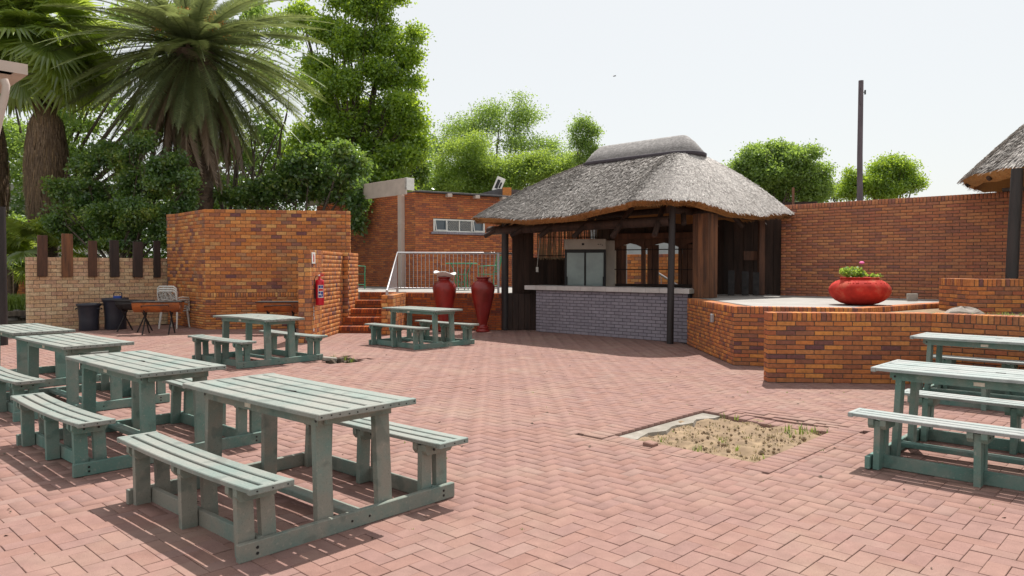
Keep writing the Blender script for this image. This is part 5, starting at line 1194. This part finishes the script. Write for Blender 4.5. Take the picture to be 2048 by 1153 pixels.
# ---- date palm
def frond_mesh(L_,n,m,seed,droop,leaf=.42,name='frond',dry=False):
    q=random.Random(seed); V=[];F=[]; pts=[]
    for i in range(n+1):
        s=i/n; th=droop*(s**1.4); pts.append((s,th))
    P_=[Vector((0,0,0))]; 
    for i in range(n):
        th=R(0)-droop*((i+.5)/n)**1.3; P_.append(P_[-1]+Vector((math.cos(th),0,math.sin(th)))*L_/n)
    def q4(a,b,c,d):
        k=len(V); V.extend([tuple(a),tuple(b),tuple(c),tuple(d)]); F.append((k,k+1,k+2,k+3))
    for i in range(n):
        w_=.028*(1-i/n)+.006; q4(P_[i]+Vector((0,w_,0)),P_[i]-Vector((0,w_,0)),P_[i+1]-Vector((0,w_,0)),P_[i+1]+Vector((0,w_,0)))
    k=0; m_=n*5
    for i in range(int(m_*.08),m_):
        s=i/m_; j=min(n-1,int(s*n)); a=P_[j].lerp(P_[j+1],s*n-j); d=(P_[j+1]-P_[j]).normalized(); up_v=Vector((-d.z,0,d.x))
        ll=leaf*(math.sin(PI*min(1,s*.93+.10))**.6)*q.uniform(.85,1.1)
        for sd in(-1,1):
            dv=(d*.62+Vector((0,sd,0))*(.80 if not dry else .35)+up_v*(.22 if not dry else -.1)+Vector((q.uniform(-1,1),q.uniform(-1,1),q.uniform(-1,1)))*.09).normalized()
            tip=a+dv*ll+Vector((0,0,-.16*ll)); w_=d*.019+up_v*.007
            q4(a-w_,a+w_,a.lerp(tip,.6)+w_*.8,tip)
    me=npmesh(name,np.array(V),np.array(F),m); return me
pm=thing('date_palm','huge date palm with arching fronds behind the tall orange wall','palm',(at(392,400,23).x,23,0))
crown=at(385,95,23); cz=crown.z; cxp=crown.x-pm.location.x
V=[];F=[];n=26
mb=MB(); pts=[];rad=[]
for i in range(40):
    z=i/39*(cz-.2); pts.append((cxp*i/39,0,z)); rad.append((.50 if z<5 else .50)+.05*(i%2)+.16*math.exp(-((z-cz+.4)/.8)**2))
mb.tube(pts,rad,20,False,False); tk=mb.build('trunk',M['palmbark'],pm)
stub=MB()
q=random.Random(3)
for i in range(420):
    z=q.uniform(1.5,cz-.1); a=q.uniform(0,2*PI); r_=.52+.16*math.exp(-((z-cz+.4)/.8)**2); c,s=math.cos(a),math.sin(a)
    stub.add([(cxp*z/cz+c*r_-s*.07,s*r_+c*.07,z),(cxp*z/cz+c*r_+s*.07,s*r_-c*.07,z),(cxp*z/cz+c*(r_+.10)+s*.04,s*(r_+.10)-c*.04,z+.14),(cxp*z/cz+c*(r_+.10)-s*.04,s*(r_+.10)+c*.04,z+.14)],[(0,1,2,3)])
stub.build('leaf_scars',M['palmbark'],pm)['kind']='stuff'
fm=[frond_mesh(4.5,26,M['palmleaf'],i,d,.43) for i,d in enumerate((R(52),R(38),R(26),R(16)))]
fd=[frond_mesh(3.6,22,M['palmdry'],20+i,d,.40,dry=True) for i,d in enumerate((R(35),R(50)))]
q=random.Random(12)
def addf(me,a,el,sc,roll=0,nm='frond',par=pm,c=(cxp,0,cz)):
    o=bpy.data.objects.new(nm,me); o.location=c; o.rotation_euler=Euler((roll,-el,a),'XYZ'); o.scale=(sc,sc,sc); link(o,par); return o
nf=0
for ring,(n_,el,va,sc) in enumerate(((11,70,10,.75),(18,46,10,.92),(26,25,9,1.0),(31,7,8,1.02),(34,-11,8,1.0),(32,-29,8,.94),(28,-47,8,.88),(20,-64,7,.82))):
    for i in range(n_):
        a=2*PI*i/n_+q.uniform(-.12,.12)+ring*.35; me=fm[q.choice([0,0,1] if el>30 else [0,1,1] if el>0 else [1,2] if el>-20 else [2,3])]
        addf(me,a,R(el+q.uniform(-va,va)),sc*q.uniform(.88,1.05),q.uniform(-.35,.35))
for i in range(52):
    a=2*PI*i/52+q.uniform(-.1,.1); o=addf(fd[i%2],a,R(-58+q.uniform(-14,16)),q.uniform(.9,1.3),q.uniform(-.6,.6),'dead_frond',c=(cxp,0,cz-.35))
for i in range(7):
    a=2*PI*i/7; mb=MB(); c,s=math.cos(a),math.sin(a)
    for k in range(26):
        b=a+q.uniform(-.5,.5); mb.tube([(cxp+c*.35,s*.35,cz+.35),(cxp+math.cos(b)*.8,math.sin(b)*.8,cz+.75+q.uniform(-.2,.3)),(cxp+math.cos(b)*1.15,math.sin(b)*1.15,cz+.45+q.uniform(-.3,.3))],.012,4,False)
    mb.build('flower_stalk',M['orangefl'],pm)
# ---- fan palms
def fan_mesh(r,seed,nseg=34,m='fan'):
    q=random.Random(seed); V=[];F=[]; k=0
    V+=[(-1.0,-.012,.0),(-1.0,.012,.0),(0,.012,0),(0,-.012,0)]; F.append((0,1,2,3))
    for i in range(nseg):
        a=R(-125)+R(250)*i/(nseg-1); c,s=math.cos(a),math.sin(a); L1=r*(.55+.1*math.cos(a)); L2=r*(.9+.18*math.cos(a))*q.uniform(.9,1.05); w_=r*.052
        z0=.02*(i%2); k=len(V); dr=.10+.25*q.random()
        V+=[(0,0,0),(c*L1-s*w_,s*L1+c*w_,z0-.05*r),(c*L1,s*L1,z0+.03*r-.05*r),(c*L1+s*w_,s*L1-c*w_,z0-.05*r),(c*L2,s*L2,-dr*r)]
        F+=[(k,k+1,k+2,k+2),(k,k+2,k+3,k+3),(k+1,k+4,k+2,k+2),(k+2,k+4,k+3,k+3)]
    me=bpy.data.meshes.new('fan_leaf'); me.from_pydata(V,[],[tuple(dict.fromkeys(f)) for f in F]); me.materials.append(M[m]); return me
FM=[fan_mesh(1.0,i) for i in range(3)]
def fanpalm(px,D,topy,label,tr,nl,seed,skirt=(200,430)):
    b=at(px,400,D); t=thing('fan_palm',label,'palm',(b.x,D,0)); q=random.Random(seed); cz_=at(px,topy,D).z
    MB().tube([(0,0,0),(0,0,cz_*.5),(0,0,cz_)],[tr,tr*.8,tr*.6],12,False).build('trunk',M['palmbark'],t)
    z1=at(px,skirt[0],D).z; z0=at(px,skirt[1],D).z; mb=MB(); n=5200; Vs=[];
    for i in range(n):
        z=q.uniform(z0,z1); f=(z-z0)/(z1-z0); rr=(.38+.19*math.sin(PI*min(1,f*1.05))**.7)*(1 if f<.9 else 1-(f-.9)*4); a=q.uniform(0,2*PI); c,s=math.cos(a),math.sin(a); r0=rr*q.uniform(.9,1.04); L_=q.uniform(.25,.6); w_=.012; j=q.uniform(-.12,.12)
        Vs+=[(c*r0-s*w_,s*r0+c*w_,z),(c*r0+s*w_,s*r0-c*w_,z),(math.cos(a+j)*(r0+.05),math.sin(a+j)*(r0+.05),z-L_),(math.cos(a+j)*(r0+.045),math.sin(a+j)*(r0+.045),z-L_)]
    o=bpy.data.objects.new('dead_leaf_skirt',npmesh('dead_leaf_skirt',np.array(Vs),np.arange(4*n).reshape(-1,4),M['skirt'])); o['kind']='stuff'; link(o,t)
    mb.tube([(0,0,z0-.3),(0,0,z0+.5),(0,0,(z0+z1)/2),(0,0,z1-.2)],[.33,.38,.50,.25],16,False).build('skirt_core',M['skirt'],t)
    for i in range(nl):
        a=q.uniform(0,2*PI); el=R(q.uniform(-55,75)); d=Vector((math.cos(a)*math.cos(el),math.sin(a)*math.cos(el),math.sin(el))); s_=q.uniform(1.0,1.35)
        o=bpy.data.objects.new('fan_leaf',FM[i%3]); o.location=Vector((0,0,cz_))+d*s_*1.0; o.rotation_euler=Euler((q.uniform(-.4,.4),-el+R(25),a),'XYZ'); o.scale=(s_,s_,s_); link(o,t)
    for i in range(16): 
        a=q.uniform(0,2*PI); MB().tube([(math.cos(a)*.2,math.sin(a)*.2,z1-.3),(math.cos(a)*.5,math.sin(a)*.5,z1+.5)],.03,5).build('leaf_stalk',M['skirt'],t)
    return t
fanpalm(95,22.5,90,'fan palm with a thick brown skirt of dead leaves at the upper left',.3,46,5,(215,440))
fanpalm(-28,22.5,60,'second fan palm mostly outside the left picture edge',.3,56,6,(220,440))
def lowfan(px,py,D,n,label,seed,sc=.8):
    a=at(px,py,D); t=thing('palm_shrub',label,'palm shrub',(a.x,D,max(0,a.z-.6))); q=random.Random(seed)
    MB().tube([(0,0,-.6),(0,0,.3)],.08,8).build('stem',M['palmbark'],t)
    for i in range(n):
        b=q.uniform(0,2*PI); el=R(q.uniform(-5,70)); d=Vector((math.cos(b)*math.cos(el),math.sin(b)*math.cos(el),math.sin(el))); s_=sc*q.uniform(.8,1.15)
        o=bpy.data.objects.new('fan_leaf',FM[i%3]); o.location=Vector((0,0,.3))+d*s_; o.rotation_euler=Euler((q.uniform(-.5,.5),-el+R(20),b),'XYZ'); o.scale=(s_,s_,s_); link(o,t)
lowfan(75,480,21.5,16,'low fan palm with spread leaves behind the first timber upright',1,.75)
lowfan(20,520,22.5,14,'low fan palm at the far left picture edge',2,.75)
lowfan(255,505,20.9,10,'small fan palm showing between the timber uprights under the dark bush',3,.5)
